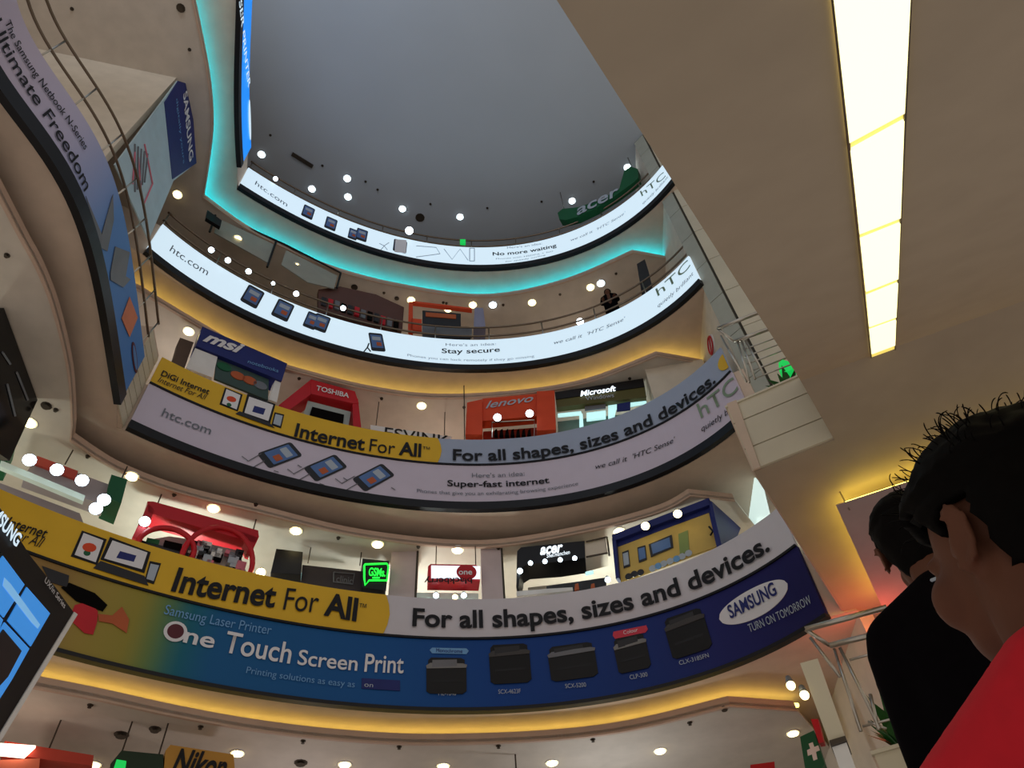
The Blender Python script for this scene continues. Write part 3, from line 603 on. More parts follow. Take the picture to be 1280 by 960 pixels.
# tall poster banner on the side wall, and its wall
wl = Plane(U(60, 62, 19.06), U(222, 96, 19.06)); struct(sheet('wall_left', wl, -6, wl.L - .03, 12.5, 19.06, -.03, .15, M['wall'], n=1))
tp = pl((222, 100), (245, 205), 18.6)
to = E('poster_banner', tp, (200, 230), 'tall hanging poster banner with a navy header, edge-on beside the white wall', 'banner')
decal('poster_sheet', tp, [(222, 101), (238, 106), (245, 204), (217, 226), (186, 300), (144, 206)], M['poster'], to, off=0, thick=.03)
decal('navy_header', tp, [(222, 101), (238, 106), (245, 204), (215, 224), (205, 128)], M['navy'], to, off=.012, thick=.012)
text(tp, 'SAMSUNG', (228, 118), (236, 203), .34, M['whiteink'], to, off=.02, bold=.03); text(tp, 'digitally yours', (219, 124), (228, 205), .14, M['blueink'], to, off=.02)
g = Geo()
for a, b in (((172, 196), (176, 246)), ((168, 190), (165, 230)), ((180, 180), (190, 230)), ((190, 230), (178, 258))): g.tube([tp.at(*tp.px(*a), .01), tp.at(*tp.px(*b), .01)], .02, 4)
g.obj('line_drawing', M['pink'], to)
g = Geo(); g = Geo()
for k in range(5): g.tube([tp.at(*tp.px(168 + k * 4, 180 + k * 3), .01), tp.at(*tp.px(168 + k * 3, 240 - k * 3), .01)], .02, 4)
g.obj('sketch_lines', M['greyink'], to)
# balcony one: stands
m1 = pl((250, 413), (356, 458), 14.45)
ms = E('exhibition_stand', m1, (300, 460), 'navy topped stand with white lettering above the yellow strip', 'stand')
decal('sign_board', m1, [(251, 412), (357, 458), (350, 480), (243, 436)], M['navy'], ms, off=.1, thick=.4)
text(m1, 'msi', (251, 430), (300, 447), .36, M['whiteink'], ms, off=.12, bold=.06, shear=.35); text(m1, 'notebooks', (307, 458), (345, 470), .12, M['blueink'], ms, off=.12)
decal('side_panel', m1, [(243, 437), (271, 448), (265, 474), (232, 462)], M['whitem'], ms, off=.05, thick=.2); decal('end_panel', m1, [(343, 477), (350, 480), (345, 505), (335, 501)], M['whitem'], ms, off=.05, thick=.2)
decal('display_picture', m1, [(271, 448), (336, 474), (335, 500), (268, 473)], mat('teal_picture', (60, 82, 80)), ms, off=0, thick=.05)
for x, y, m_ in ((297, 470, 'copper'), (312, 476, 'copper'), (325, 482, 'greyink'), (280, 459, 'green')): decal('picture_patch', m1, oval(m1, x, y, .16, .12), M[m_], ms, off=.02, thick=.02, raw=True)
o = tag(decal('dark_pillar', m1, [(227, 418), (244, 424), (232, 458), (218, 450)], mat('brown_pillar', (90, 72, 60)), off=-.1, thick=.3), 'dark brown pillar beside the navy topped stand', 'pillar')
t1 = pl((388, 478), (442, 492), 14.4)
ts = E('exhibition_stand', t1, (405, 500), 'red arched stand with small white lettering above the yellow strip', 'stand')
decal('arch_beam', t1, [(388, 476), (443, 491), (448, 506), (440, 506), (388, 494)], M['red'], ts, off=.05, thick=.5); decal('arch_wing', t1, [(388, 476), (391, 492), (360, 515), (348, 508)], M['red'], ts, off=.04, thick=.48); decal('arch_leg', t1, [(440, 497), (447, 500), (451, 536), (441, 534)], M['red'], ts, off=.04, thick=.48)
text(t1, 'TOSHIBA', (394, 490), (435, 500), .17, M['whiteink'], ts, off=.07, bold=.03)
decal('inner_frame', t1, [(386, 497), (440, 511), (436, 534), (378, 522)], mat('pale_frame', (165, 175, 172)), ts, off=-.1, thick=.1); decal('poster', t1, [(391, 506), (431, 516), (429, 532), (386, 522)], M['hair'], ts, off=-.06, thick=.03)
es = pl((463, 532), (563, 547), 13.6)
o = tag(decal('sign_board', es, [(463, 531), (565, 546), (562, 552), (463, 545)], M['whitem'], off=0, thick=.1), 'white sign board half hidden behind the yellow strip', 'sign'); hangers(o, es, [(470, 533), (556, 546)], 14.56); text(es, 'ESVINK', (480, 547), (562, 558), .36, M['ink'], o, off=.012, bold=.01)
l1 = pl((585, 497), (692, 492), 14.4)
lv = E('exhibition_stand', l1, (640, 520), 'orange red stand with pale slanted lettering and two bright lamps', 'stand')
decal('stand_wall', l1, [(584, 507), (603, 503), (603, 547), (582, 547)], M['orange'], lv, off=.1, thick=.3); decal('stand_wall', l1, [(671, 493), (693, 492), (695, 541), (671, 542)], M['orange'], lv, off=.1, thick=.3); decal('sign_board', l1, [(603, 499), (671, 493), (671, 521), (603, 527)], M['orange'], lv, off=.02, thick=.25)
decal('back_panel', l1, [(603, 524), (671, 519), (671, 546), (603, 548)], mat('dark_orange', (150, 48, 28)), lv, off=-.4, thick=.05)
text(l1, 'lenovo', (607, 512), (667, 503), .26, M['paleink'], lv, off=.04, bold=.02, shear=.4)
for k in range(7): decal('display_item', l1, [(617 + k * 7, 536), (622 + k * 7, 536), (621 + k * 7, 528), (618 + k * 7, 530)], M['hair'], lv, off=-.2, thick=.1)
Geo().tube([l1.at(*l1.px(615, 547), 0), l1.at(*l1.px(615, 528), 0), l1.at(*l1.px(668, 525), 0), l1.at(*l1.px(668, 545), 0)], .02, 6).obj('display_rail', M['steel'], lv)
w1 = pl((694, 494), (806, 478), 14.45)
wn = E('shop_sign', w1, (750, 500), 'black and olive shop sign over a brightly lit shopfront', 'sign')
decal('sign_board', w1, [(694, 494), (804, 477), (806, 487), (695, 503)], M['black'], wn, off=.1, thick=.2); decal('olive_board', w1, [(695, 503), (806, 487), (808, 499), (696, 512)], M['olive'], wn, off=.08, thick=.16)
text(w1, 'Microsoft', (726, 500), (771, 493), .2, M['glowletter'], wn, off=.12, bold=.04, shear=.3); text(w1, 'Windows', (733, 504.5), (768, 500), .15, M['paleink'], wn, off=.1)
sf = E('shopfront', w1, (750, 525), 'glass shopfront glowing pale blue under the black and olive sign', 'shopfront')
glowp = mat('pale_blue_lightbox', (190, 225, 225), .5, emit=.9, ecol=(185, 240, 240), noise=0)
decal('shop_back_wall', w1, [(695, 512), (808, 499), (810, 530), (696, 545)], mat('grey_green_wall', (120, 140, 132)), sf, off=-.4, thick=.05)
for P in ([(697, 515), (726, 512), (727, 515), (697, 518)], [(733, 514), (757, 511), (757, 520), (733, 523)], [(760, 505), (807, 498), (808, 501), (770, 508), (767, 522), (760, 520)], [(724, 515), (728, 515), (729, 530), (724, 531)]): decal('light_panel', w1, P, glowp, sf, off=-.05, thick=.06)
decal('blue_poster', w1, [(771, 505), (788, 502), (788, 512), (771, 514)], M['navy'], sf, off=0, thick=.03); decal('pale_poster', w1, [(731, 505), (757, 502), (757, 510), (731, 513)], M['mid'], sf, off=0, thick=.03)
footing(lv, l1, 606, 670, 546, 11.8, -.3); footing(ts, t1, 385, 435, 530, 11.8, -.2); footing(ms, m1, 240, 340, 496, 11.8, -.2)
# balcony one end wall and its no-smoking sign
pw = WR
o = tag(decal('no_smoking_sign', pw, oval(pw, 890.5, 431.5, .26, .26), M['whitem'], off=.03, thick=.03, raw=True), 'round red and white no-smoking sign on the end wall', 'sign')
cu, cz = pw.px(890.5, 431.5); g = Geo(); g.tube([pw.at(cu + .22 * math.cos(t), cz + .22 * math.sin(t), .05) for t in [k * math.pi / 12 for k in range(25)]], .018, 5); g.tube([pw.at(cu - .15, cz + .15, .05), pw.at(cu + .15, cz - .15, .05)], .016, 5); g.obj('red_ring', M['red'], o)
bx = flatbox('wall_shop', [(U(806, 462, 14.56).x, U(806, 462, 14.56).y), (U(878, 449, 14.56).x, U(878, 449, 14.56).y), (4.9, 14.5), (3.6, 14.5)], 11.85, 14.56, M['wall']); struct(bx)
# balcony zero
r0 = pl((180, 632), (320, 668), 9.65)
rs = E('display_stand', r0, (250, 680), 'red framed display stand with round arches full of small goods', 'stand')
decal('top_beam', r0, [(183, 631), (190, 631), (321, 667), (322, 675), (318, 683), (184, 645)], M['red'], rs, off=.1, thick=.4)
decal('end_post', r0, [(184, 634), (192, 642), (176, 678), (164, 676)], M['red'], rs, off=.1, thick=.3)
decal('end_wing', r0, [(300, 668), (320, 676), (313, 692), (309, 690)], M['red'], rs, off=.1, thick=.3)
for cx, cy, a, b in ((206, 690, .46, .42), (270, 706, .6, .74)):
    u, z = r0.px(cx, cy); g = Geo(); g.tube([r0.at(u + a * math.cos(t), z + b * math.sin(t), .12) for t in [math.pi * (-.1 + 1.2 * k / 24) for k in range(25)]], .05, 8); g.obj('round_arch', M['red'], rs, True)
decal('goods_back_panel', r0, [(190, 668), (214, 664), (240, 668), (300, 682), (314, 718), (180, 690)], mat('pale_goods_wall', (160, 152, 150)), rs, off=-.15, thick=.05)
random.seed(4)
for i in range(34):
    x = random.uniform(238, 308); y = 672 + (x - 238) * .25 + random.uniform(0, 32); a = random.uniform(.04, .09)
    u, z = r0.px(x, y); b = a * random.uniform(.6, 1.3)
    decal('boxed_goods', r0, [(u - a, z - b), (u + a, z - b), (u + a, z + b), (u - a, z + b)], [M['dark'], M['whitem'], M['mid'], M['pink'], M['hair'], M['paleink']][i % 6], rs, off=-.02, thick=.1, raw=True)
for P, m_ in (([(184, 672), (200, 675), (198, 682), (182, 678)], 'green'), ([(206, 675), (228, 680), (226, 690), (204, 684)], 'hair'), ([(176, 675), (236, 691), (235, 697), (176, 681)], 'dark')): decal('shelf_goods', r0, P, M[m_], rs, off=0, thick=.12)
hangers(rs, r0, [(196, 632), (316, 666)], 10.04)
g0 = pl((18, 565), (155, 605), 9.6)
gr = E('shop_sign', g0, (80, 590), 'white and red shop canopy with green end boxes and a row of spotlights', 'sign')
decal('canopy_board', g0, [(45, 572), (140, 607), (130, 632), (30, 595)], mat('mauve_white', (170, 160, 165)), gr, off=0, thick=.3)
decal('red_board', g0, [(46, 572), (97, 591), (93, 601), (43, 582)], mat('worn_red', (200, 84, 74)), gr, off=.05, thick=.05)
decal('green_end', g0, [(137, 600), (157, 606), (149, 636), (130, 628)], M['green'], gr, off=.15, thick=.6); decal('green_end', g0, [(2, 553), (20, 556), (8, 582), (-8, 580)], M['green'], gr, off=.1, thick=.5)
decal('lamp_rail', g0, [(0, 580), (105, 624), (103, 631), (0, 588)], mat('pale_green_rail', (190, 205, 195), emit=.25), gr, off=.1, thick=.1)
decal('shop_wall', g0, [(0, 588), (104, 628), (118, 664), (0, 625)], mat('lilac_wall', (150, 140, 150)), gr, off=-.3, thick=.1)
hangers(gr, g0, [(82, 578), (150, 602)], 10.04)
dg = Plane(U(5, 385, 10.0), U(47, 500, 10.0))
o = tag(decal('glass_cabinet', dg, [(5, 385), (47, 500), (12, 576), (-40, 540), (-40, 450)], mat('black_gloss', (20, 20, 22), .12), off=0, thick=.12), 'black glossy glass panel hanging under the balcony at the picture edge', 'panel')
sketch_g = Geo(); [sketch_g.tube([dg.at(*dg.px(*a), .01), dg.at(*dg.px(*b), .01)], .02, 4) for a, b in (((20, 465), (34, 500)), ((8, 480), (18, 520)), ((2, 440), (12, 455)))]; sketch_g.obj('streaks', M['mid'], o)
b0 = pl((340, 693), (483, 706), 9.75)
bk = E('shop_unit', b0, (410, 720), 'black shop unit with dim lettering and a neon green speech bubble', 'shop')
decal('end_box', b0, [(345, 694), (378, 698), (376, 726), (338, 724)], M['black'], bk, off=.2, thick=.6); decal('end_box', b0, [(452, 706), (485, 709), (481, 746), (451, 742)], M['black'], bk, off=.2, thick=.6)
decal('sign_board', b0, [(378, 706), (452, 714), (451, 742), (376, 727)], mat('dark_picture', (60, 54, 56)), bk, off=0, thick=.15)
decal('white_back_panel', b0, [(376, 696), (450, 703), (452, 713), (378, 705)], glowp, bk, off=-.5, thick=.05)
text(b0, 'clinic', (420, 728), (440, 731), .16, M['mid'], bk, off=.02); g = Geo().tube([b0.at(*b0.px(*p), .02) for p in ((417, 716), (443, 718), (441, 731), (417, 728), (417, 716))], .015, 4); g.obj('sign_outline', M['mid'], bk)
grn = mat('neon_green', (40, 230, 70), .5, emit=1.6, ecol=(30, 230, 60), noise=0)
text(b0, 'GSMs.', (459, 728), (480, 729), .19, grn, bk, off=.22, bold=.04)
g = Geo().tube([b0.at(*b0.px(*p), .22) for p in ((455, 714), (482, 713), (484, 717), (482, 734), (460, 734), (455, 740), (454, 731), (454, 716), (455, 714))], .02, 5); g.obj('neon_bubble', grn, bk); decal('neon_dash', b0, [(464, 730), (473, 730), (473, 731.5), (464, 731.5)], grn, bk, off=.23, thick=.02)
hangers(bk, b0, [(385, 702), (450, 705)], 10.04)
pc0 = Plane(Vector((-2.72, 12.3, 0)), Vector((-.5, 12.5, 0)))
for xs, lb in ((((489, 697), (521, 698), (517, 750), (487, 749)), 'cream square pillar beside the black shop unit'), (((601, 697), (627, 698), (625, 752), (600, 752)), 'cream square pillar between the red-rimmed sign and the black curved sign')):
    a = pc0.px(*xs[0])[0]; b = pc0.px(*xs[1])[0]
    o = sheet('pillar', pc0, a, b, 7.3, 10.04, 0, .5, mat('lilac_grey_paint', (196, 182, 184)), n=1); tag(o, lb, 'pillar'); sheet('metal_corner', pc0, b - .01, b + .03, 7.3, 10.04, .01, .05, M['joint'], o, n=1)
v0 = pl((535, 706), (602, 708), 9.5)
vs = E('shop_sign', v0, (568, 718), 'white glowing sign with a red rim and upside-down dark lettering below', 'sign')
decal('red_rim', v0, [(535, 708), (538, 705), (595, 706), (600, 710), (600, 727), (535, 726)], M['red'], vs, off=0, thick=.3)
decal('lit_face', v0, [(539, 708), (600, 709), (600, 724), (539, 723)], mat('lit_sign_face', (235, 240, 250), .5, emit=1.1, ecol=(225, 240, 255), noise=0), vs, off=.03, thick=.03)
decal('red_roundel', v0, oval(v0, 583, 716.5, .2, .18), M['red'], vs, off=.04, thick=.01, raw=True); text(v0, 'one', (573, 720), (590, 720), .13, M['whiteink'], vs, off=.05, bold=.03)
text(v0, 'blackberry', (530, 732), (590, 731), .14, M['ink'], vs, off=.04, bold=.03, flip=True); hangers(vs, v0, [(545, 706), (595, 706)], 10.04)
sh = E('shopfront', v0, (565, 740), 'pale green shopfront under the red-rimmed glowing sign', 'shopfront'); decal('glass_front', v0, [(521, 727), (600, 728), (600, 752), (519, 750)], mat('pale_green_wall', (196, 215, 205), emit=.15), sh, off=-.35, thick=.05)
a0 = pl((648, 690), (732, 680), 9.85)
ac = E('shop_sign', a0, (690, 695), 'black curved sign with glowing white lettering and a row of small lamps', 'sign')
decal('sign_board', a0, [(647, 693), (652, 688), (731, 680), (732, 701), (700, 706), (660, 709), (652, 714), (649, 738), (646, 738)], M['black'], ac, off=.1, thick=.5)
decal('white_panel', a0, [(731, 683), (757, 676), (760, 695), (732, 702)], M['wall'], ac, off=.08, thick=.4); decal('white_panel', a0, [(656, 712), (756, 700), (758, 722), (656, 735)], M['wall'], ac, off=-.6, thick=.05)
for a, b in (((733, 682), (759, 676)), ((733, 701), (760, 696)), ((759, 676), (762, 700))): Geo().tube([a0.at(*a0.px(*a), .12), a0.at(*a0.px(*b), .12)], .02, 5).obj('frame_bar', M['darksteel'], ac)
text(a0, 'acer', (676, 698), (705, 694), .26, M['glowletter'], ac, off=.12, bold=.05, shear=.35); text(a0, 'Shel.manchen', (684, 702), (713, 697), .1, M['glowletter'], ac, off=.12, shear=.2)
cn = E('counter', a0, (710, 735), 'dark counter with white tops under the black curved sign', 'counter')
decal('counter_body', a0, [(682, 725), (757, 714), (758, 738), (682, 741)], M['dark'], cn, off=-.2, thick=.4); decal('white_top', a0, [(646, 741), (682, 738), (716, 736), (716, 740), (646, 747)], M['whitem'], cn, off=.05, thick=.3)
for x in (718, 728, 738, 748): decal('goods', a0, [(x, 738), (x + 6, 737), (x + 5, 729), (x + 1, 730)], M['copper'] if x % 4 else M['dark'], cn, off=0, thick=.1)
decal('blue_lightbox', a0, [(732, 718), (742, 716), (742, 719), (732, 721)], glowp, cn, off=.08, thick=.05)
q0 = pl((767, 668), (888, 626), 9.92)
bl = E('poster_booth', q0, (830, 660), 'blue framed booth with a tan lit poster of screens and phones', 'booth')
decal('top_frame', q0, [(767, 672), (888, 626), (890, 634), (768, 680)], M['navy'], bl, off=.1, thick=.2); decal('side_frame', q0, [(767, 676), (772, 678), (776, 726), (772, 727)], M['navy'], bl, off=.1, thick=.2); decal('side_frame', q0, [(887, 628), (892, 632), (902, 680), (898, 681)], M['navy'], bl, off=.1, thick=.2)
decal('poster', q0, [(771, 678), (888, 634), (900, 681), (776, 728)], M['tan'], bl, off=0, thick=.05)
decal('navy_band', q0, [(771, 678), (888, 634), (889, 640), (840, 658), (772, 684)], M['navy'], bl, off=.01, thick=.02)
qs = Plane(q0.at(q0.px(890, 628)[0], 0), U(926, 661, 9.92)); decal('side_wing', qs, [(889, 626), (926, 660), (922, 670), (902, 682)], M['navy'], bl, off=0, thick=.1)
for P in ([(778, 691), (786, 688), (788, 708), (780, 711)], [(797, 685), (807, 682), (809, 700), (799, 704)], [(811, 681), (840, 669), (842, 685), (814, 697)]):
    o = decal('printed_screen', q0, P, M['dark'], bl, off=.02, thick=.01); cx = sum(p_[0] for p_ in P) / 4; cy = sum(p_[1] for p_ in P) / 4
    decal('screen_face', q0, [(cx + (x - cx) * .8, cy + (y - cy) * .75) for x, y in P], M['screen'] if P[0][0] != 778 else M['paleink'], o, off=.027, thick=.01)
decal('green_patch', q0, [(848, 668), (860, 663), (862, 690), (850, 693)], mat('pale_green_print', (130, 150, 90)), bl, off=.012, thick=.01)
for i, (x, y) in enumerate(((786, 721), (793, 718), (801, 716), (816, 711), (823, 708), (830, 705), (838, 702), (846, 699), (853, 696), (861, 692))): decal('round_icon', q0, oval(q0, x, y, .07, .07, 0, 10), M['dark'] if i < 3 else (M['blueink'] if i % 3 == 1 else M['paleink']), bl, off=.02, thick=.01, raw=True)
g = Geo().tube([q0.at(*q0.px(*p_), .1) for p_ in ((890, 673), (893, 668), (888, 662))], .02, 5); g.obj('lamp_arm', M['black'], bl)
footing(cn, a0, 684, 756, 740, 7.3, -.25); footing(bl, q0, 780, 896, 716, 7.3, -.1); footing(rs, r0, 190, 300, 712, 7.3, -.2); footing(bk, b0, 345, 480, 744, 7.3, -.1)
# glowing window in the end wall
wm = mat('bright_window', (220, 240, 240), .3, emit=.8, ecol=(215, 240, 235), noise=0)
o = struct(decal('window_1', WR, [(922.5, 617.5), (940, 592.5), (954, 607), (962.5, 642.5), (934, 662.5)], wm, off=.03, thick=.05))
# lowest level
nz = pl((205, 931), (293, 944), 5.5)
nk_ = tag(decal('shop_sign', nz, [(213, 931), (292, 943), (296, 990), (203, 980), (207, 938)], mat('amber_sign', (190, 140, 60)), off=0, thick=.4), 'amber yellow shop sign with bold black lettering at the bottom', 'sign')
text(nz, 'Nikon', (213, 966), (280, 974), .34, M['ink'], nk_, off=.015, bold=.05, shear=.25)
dk = pl((140, 937), (205, 940), 5.4)
o = tag(decal('shop_sign', dk, [(152, 938), (204, 943), (204, 985), (135, 980), (138, 955)], mat('dark_green_sign', (34, 52, 36)), off=0, thick=.4), 'dark green shop sign beside the amber one', 'sign'); decal('green_light', dk, [(146, 950), (158, 952), (156, 966), (142, 962)], M['glow_green'], o, off=.02, thick=.03)
hangers(o, dk, [(152, 938), (198, 942)], 5.84)
rd = pl((0, 928), (117, 944), 5.4)
rr = tag(decal('shop_sign', rd, [(6, 926), (117, 944), (116, 957), (48, 948), (2, 940)], mat('brick_red_sign', (186, 66, 50)), off=0, thick=.5), 'brick red hanging shop sign with a glaring white lamp', 'sign')
decal('side_board', rd, [(0, 950), (50, 948), (46, 990), (0, 990)], mat('salmon_board', (214, 110, 80)), rr, off=0, thick=.3); decal('lamp_tube', rd, [(0, 933), (44, 936), (30, 949), (0, 946)], mat('glare_lamp', (255, 240, 220), emit=3.2, ecol=(255, 232, 205), noise=0), rr, off=.1, thick=.08)
hangers(rr, rd, [(60, 938)], 5.84)
gc = Plane(U(1000, 915, 5.4), U(1035, 905, 5.4))
o = tag(decal('pharmacy_sign', gc, [(1000, 921), (1017, 913), (1031, 955), (1018, 975), (1007, 965)], M['green'], off=0, thick=.15), 'green sign with a white cross beside the cream pillar', 'sign')
decal('white_cross', gc, [(1009, 938), (1013, 936), (1011, 930), (1016, 928), (1018, 934), (1023, 932), (1025, 938), (1020, 940), (1022, 949), (1017, 951), (1015, 943), (1010, 945)], M['whitem'], o, off=.01, thick=.01)
decal('red_edge', gc, [(1013, 898), (1022, 898), (1029, 927), (1023, 928)], M['red'], o, off=-.02, thick=.15)
rd2 = pl((940, 957), (970, 953), 5.3); tag(decal('shop_sign', rd2, [(938, 956), (968, 952), (970, 975), (938, 975)], M['red'], off=0, thick=.2), 'small red shop sign peeping up near the green cross sign', 'sign')
struct(flatbox('floor', [(-16, 6), (8, 6), (8, 18), (-16, 18)], .9, 1.1, M['floor']))

# ------------------------------------------------------------------ big display at the lower corner
tv = Plane(U(92, 768, 1.9), U(0, 628, 1.9))
te = E('display_screen', tv, (40, 800), 'large black framed display with a blue screen close at the lower corner', 'screen')
decal('case', tv, [(94, 768), (70, 735), (38, 695), (-8, 622), (-120, 800), (-60, 990), (0, 925)], mat('black_case', (14, 14, 16), .5), te, off=0, thick=.09)
decal('silver_edge', tv, [(92, 765), (96, 768), (0, 926), (-6, 925)], M['whitem'], te, off=.004, thick=.1)
blue = mat('lit_blue_screen', (60, 140, 220), .3, emit=.62, ecol=(58, 140, 222), noise=0)
scr = decal('screen_glass', tv, [(59, 767), (0, 690), (-90, 800), (-60, 950), (0, 871)], mat('screen_black', (10, 12, 20), .2), te, off=.004, thick=.01)
for P in ([(28, 731), (1, 695), (-30, 735), (2, 772)], [(60, 767), (31, 734), (7, 776), (36, 808)], [(-32, 738), (-60, 780), (-20, 830), (1, 775)]): decal('screen_tile', tv, P, blue, scr, off=.008, thick=.004)
decal('screen_tile', tv, [(3, 778), (34, 811), (12, 850), (-20, 900), (-40, 850)], blue, scr, off=.008, thick=.004)
decal('dark_window', tv, [(0, 787), (23, 814), (6, 846), (-25, 880), (-30, 830)], M['dark'], scr, off=.012, thick=.004)
decal('pale_streak', tv, [(2, 722), (10, 730), (47, 781), (44, 786), (36, 778), (0, 732)], mat('pale_blue_screen', (120, 180, 235), .3, emit=.55, ecol=(130, 190, 240), noise=0), scr, off=.0095, thick=.001)
text(tv, 'SAMSUNG', (-25, 633), (17, 684), .05, M['lit'], te, off=.01, bold=.05); text(tv, 'UX/in Series', (52, 727), (77, 761), .022, M['whiteink'], te, off=.01)
# wall bracket pole that carries the display
Geo().tube([tv.at(tv.px(20, 760)[0], -1.55, -.15), tv.at(tv.px(20, 760)[0], tv.px(20, 760)[1], -.15)], .04, 10).obj('stand_pole', M['darksteel'], te)

# ------------------------------------------------------------------ downlights
def lamp(x, y, z, warm, label, r=.085, on='ceiling'):
    c = U(x, y, z); e = empty('downlight', c, label, 'light', 'ceiling downlights')
    def ringp(rr, zz): return [Vector((c.x + rr * math.cos(t), c.y + rr * math.sin(t), zz)) for t in [k * math.pi / 8 for k in range(16)]]
    if on == 'stem': Geo().tube([c + Vector((0, 0, .01)), c + Vector((0, 0, .57))], .015, 6).obj('stem', M['darksteel'], e)
    Geo().prism(ringp(r * 1.35, z - .012), ringp(r * 1.35, z + .01)).obj('trim_ring', M['whitem'], e)
    Geo().prism(ringp(r, z - .03), ringp(r * .9, z - .01)).obj('lamp_lens', M['warm'] if warm else M['cool'], e)
LT = {
 3: (23.8, [(327,193,0,'beside the blue edge-on banner'),(434,223,0,'farther of the pair beyond the three printed phones'),(435,246,0,'lower of the pair beyond the printed phones'),(390,236,0,'over the first printed phone'),(503,261,0,'above the glaring lamp'),(575,271,0,'above the tiny green sign'),(715,251,0,'over the curved green sign lettering'),(784,209,0,'at the curling end of the green sign')]),
 2: (19.06, [(222,243,1,'beside the tall poster banner'),(297,299,1,'seen through the thin black hanging frame'),(370,333,1,'near the bend of the thin black hanging frame'),(514,375,1,'at the corner of the orange kiosk'),(560,386,1,'over the kiosk screen'),(591,381,1,'over the pale lilac column'),(616,381,0,'just past the pale lilac column'),(665,378,1,'halfway between kiosk and dark board'),(738,359,1,'yellower of the pair near the dark board'),(751,354,0,'whiter of the pair near the dark board')]),
 1: (14.56, [(236,414,1,'beside the navy topped stand'),(527,507,1,'between the red arched stand and the orange red stand')]),
 0: (10.04, [(37,528,1,'beside the black glossy panel'),(165,595,1,'past the green end box of the canopy'),(267,635,1,'over the red framed display stand'),(370,663,1,'over the first box of the black shop unit'),(472,680,1,'over the neon green bubble'),(572,687,1,'over the red-rimmed glowing sign'),(774,664,1,'at the corner of the blue framed booth')]),
 -1: (5.84, [(297,941,1,'beside the amber yellow sign'),(118,955,1,'at the end of the brick red sign'),(431,955,1,'first past the amber sign'),(554,957,1,'second past the amber sign'),(690,953,1,'third past the amber sign'),(825,938,1,'fourth past the amber sign'),(991,916,1,'beside the green cross sign')]),
}
fl = {3: 'top ceiling', 2: 'second balcony ceiling', 1: 'ceiling over the Super-fast internet balcony', 0: 'ceiling over the blue banner balcony', -1: 'lowest ceiling'}
for k, (z, L) in LT.items():
    for x, y, wm_, lb in L: lamp(x, y, z - (.57 if 'hanging frame' in lb else 0), wm_, '%s round ceiling downlight %s' % ('warm' if wm_ else 'white', lb), .1 if k != -1 else .085, 'stem' if 'hanging frame' in lb else 'ceiling')
def spot(surf, x, y, warm, label, r=.09, off=.2, group=None, z=None):
    u, zz = surf.px(x, y); c = surf.at(u, zz, off); e = empty('spotlight', c, label, 'light', group)
    dr = Vector((-c.x, -c.y, -c.z)).normalized(); dr = (dr + Vector((0, 0, -.6))).normalized()
    Geo().tube([c - dr * .16, c - dr * .02], [r * .6, r], 12).obj('housing', M['mid'], e); Geo().tube([c - dr * .02, c], [r * .92, r * .85], 12).obj('lamp_lens', M['warm'] if warm else M['cool'], e)
for x, y, lb in ((343, 226, 'first on the topmost railing, above the web address'),):
    spot(A3, x, y, 0, 'white spotlight ' + lb, .07, .07)
spot(A3, 511, 291, 0, 'glaring white spotlight on the topmost railing above the printed tablet', .13, .07)
for i, (x, y) in enumerate(((262, 315), (283, 328), (309, 342), (340, 357), (369, 370), (428, 388))): spot(A2, x, y, 0, ('white spotlight behind the second railing, number %d from its corner end' % (i + 1)).replace('number 1', 'first').replace('number 2', 'second').replace('number 3', 'third').replace('number 4', 'fourth').replace('number 5', 'fifth').replace('number 6', 'sixth'), .075 if i != 3 else .05, .07, 'spotlights behind the second railing')
spot(A2, 720, 388, 0, 'white spotlight behind the second railing, between kiosk and dark figure', .11, -.4)
spot(A2, 772, 381, 0, 'small white spotlight behind the second railing beside the dark figure', .05, -.3)
for x, y, lb in ((622, 530, 'nearer the ESVINK board'), (662, 525, 'nearer the black and olive sign')): spot(l1, x, y, 0, 'white spotlight on the orange red stand, ' + lb.replace('ESVINK', 'half hidden white'), .1, .2)
for x, y, lb in ((33, 590, 'first'), (67, 602, 'second'), (98, 615, 'third'), (125, 639, 'upper of the last two'), (115, 650, 'lower of the last two')): spot(g0, x, y, 0, 'white spotlight on the canopy lamp rail, ' + lb, .11, .3, 'canopy spotlights')
spot(r0, 178, 661, 0, 'white spotlight on the post of the red framed stand', .1, .2); spot(r0, 324, 720, 1, 'warm spotlight past the foot of the red framed stand', .09, .1)
for i, (x, y) in enumerate(((664, 710), (682, 708), (701, 706), (719, 704))): spot(a0, x, y, 0, 'small cool lamp under the black curved sign, %s along' % ('first', 'second', 'third', 'fourth')[i], .05, .15, 'lamps under the black curved sign')
spot(a0, 651, 720, 0, 'small cool lamp on the leg of the black curved sign', .06, .15); spot(a0, 760, 729, 0, 'small cool lamp beside the blue framed booth', .06, .1)
for x, y, lb in ((812, 667, 'over the printed tablet'), (852, 652, 'over the green patch')): spot(q0, x, y, 1, 'warm spotlight on the blue framed booth, ' + lb, .09, .25)
for x, y, lb in ((546, 735, 'under the first letters'), (570, 737, 'in the middle, warmer'), (581, 735, 'under the red roundel')): spot(v0, x, y, lb.endswith('warmer'), 'small lamp in the pale green shopfront, ' + lb, .06, -.25)
wsp = Plane(U(986, 850, 5.9), U(1006, 845, 5.9))
for x, y, lb in ((989, 858, 'upper'), (1006, 870, 'lower')): spot(pp, x, y, 1, 'small yellow lamp beside the top of the cream pillar, %s one' % lb, .035, 0)
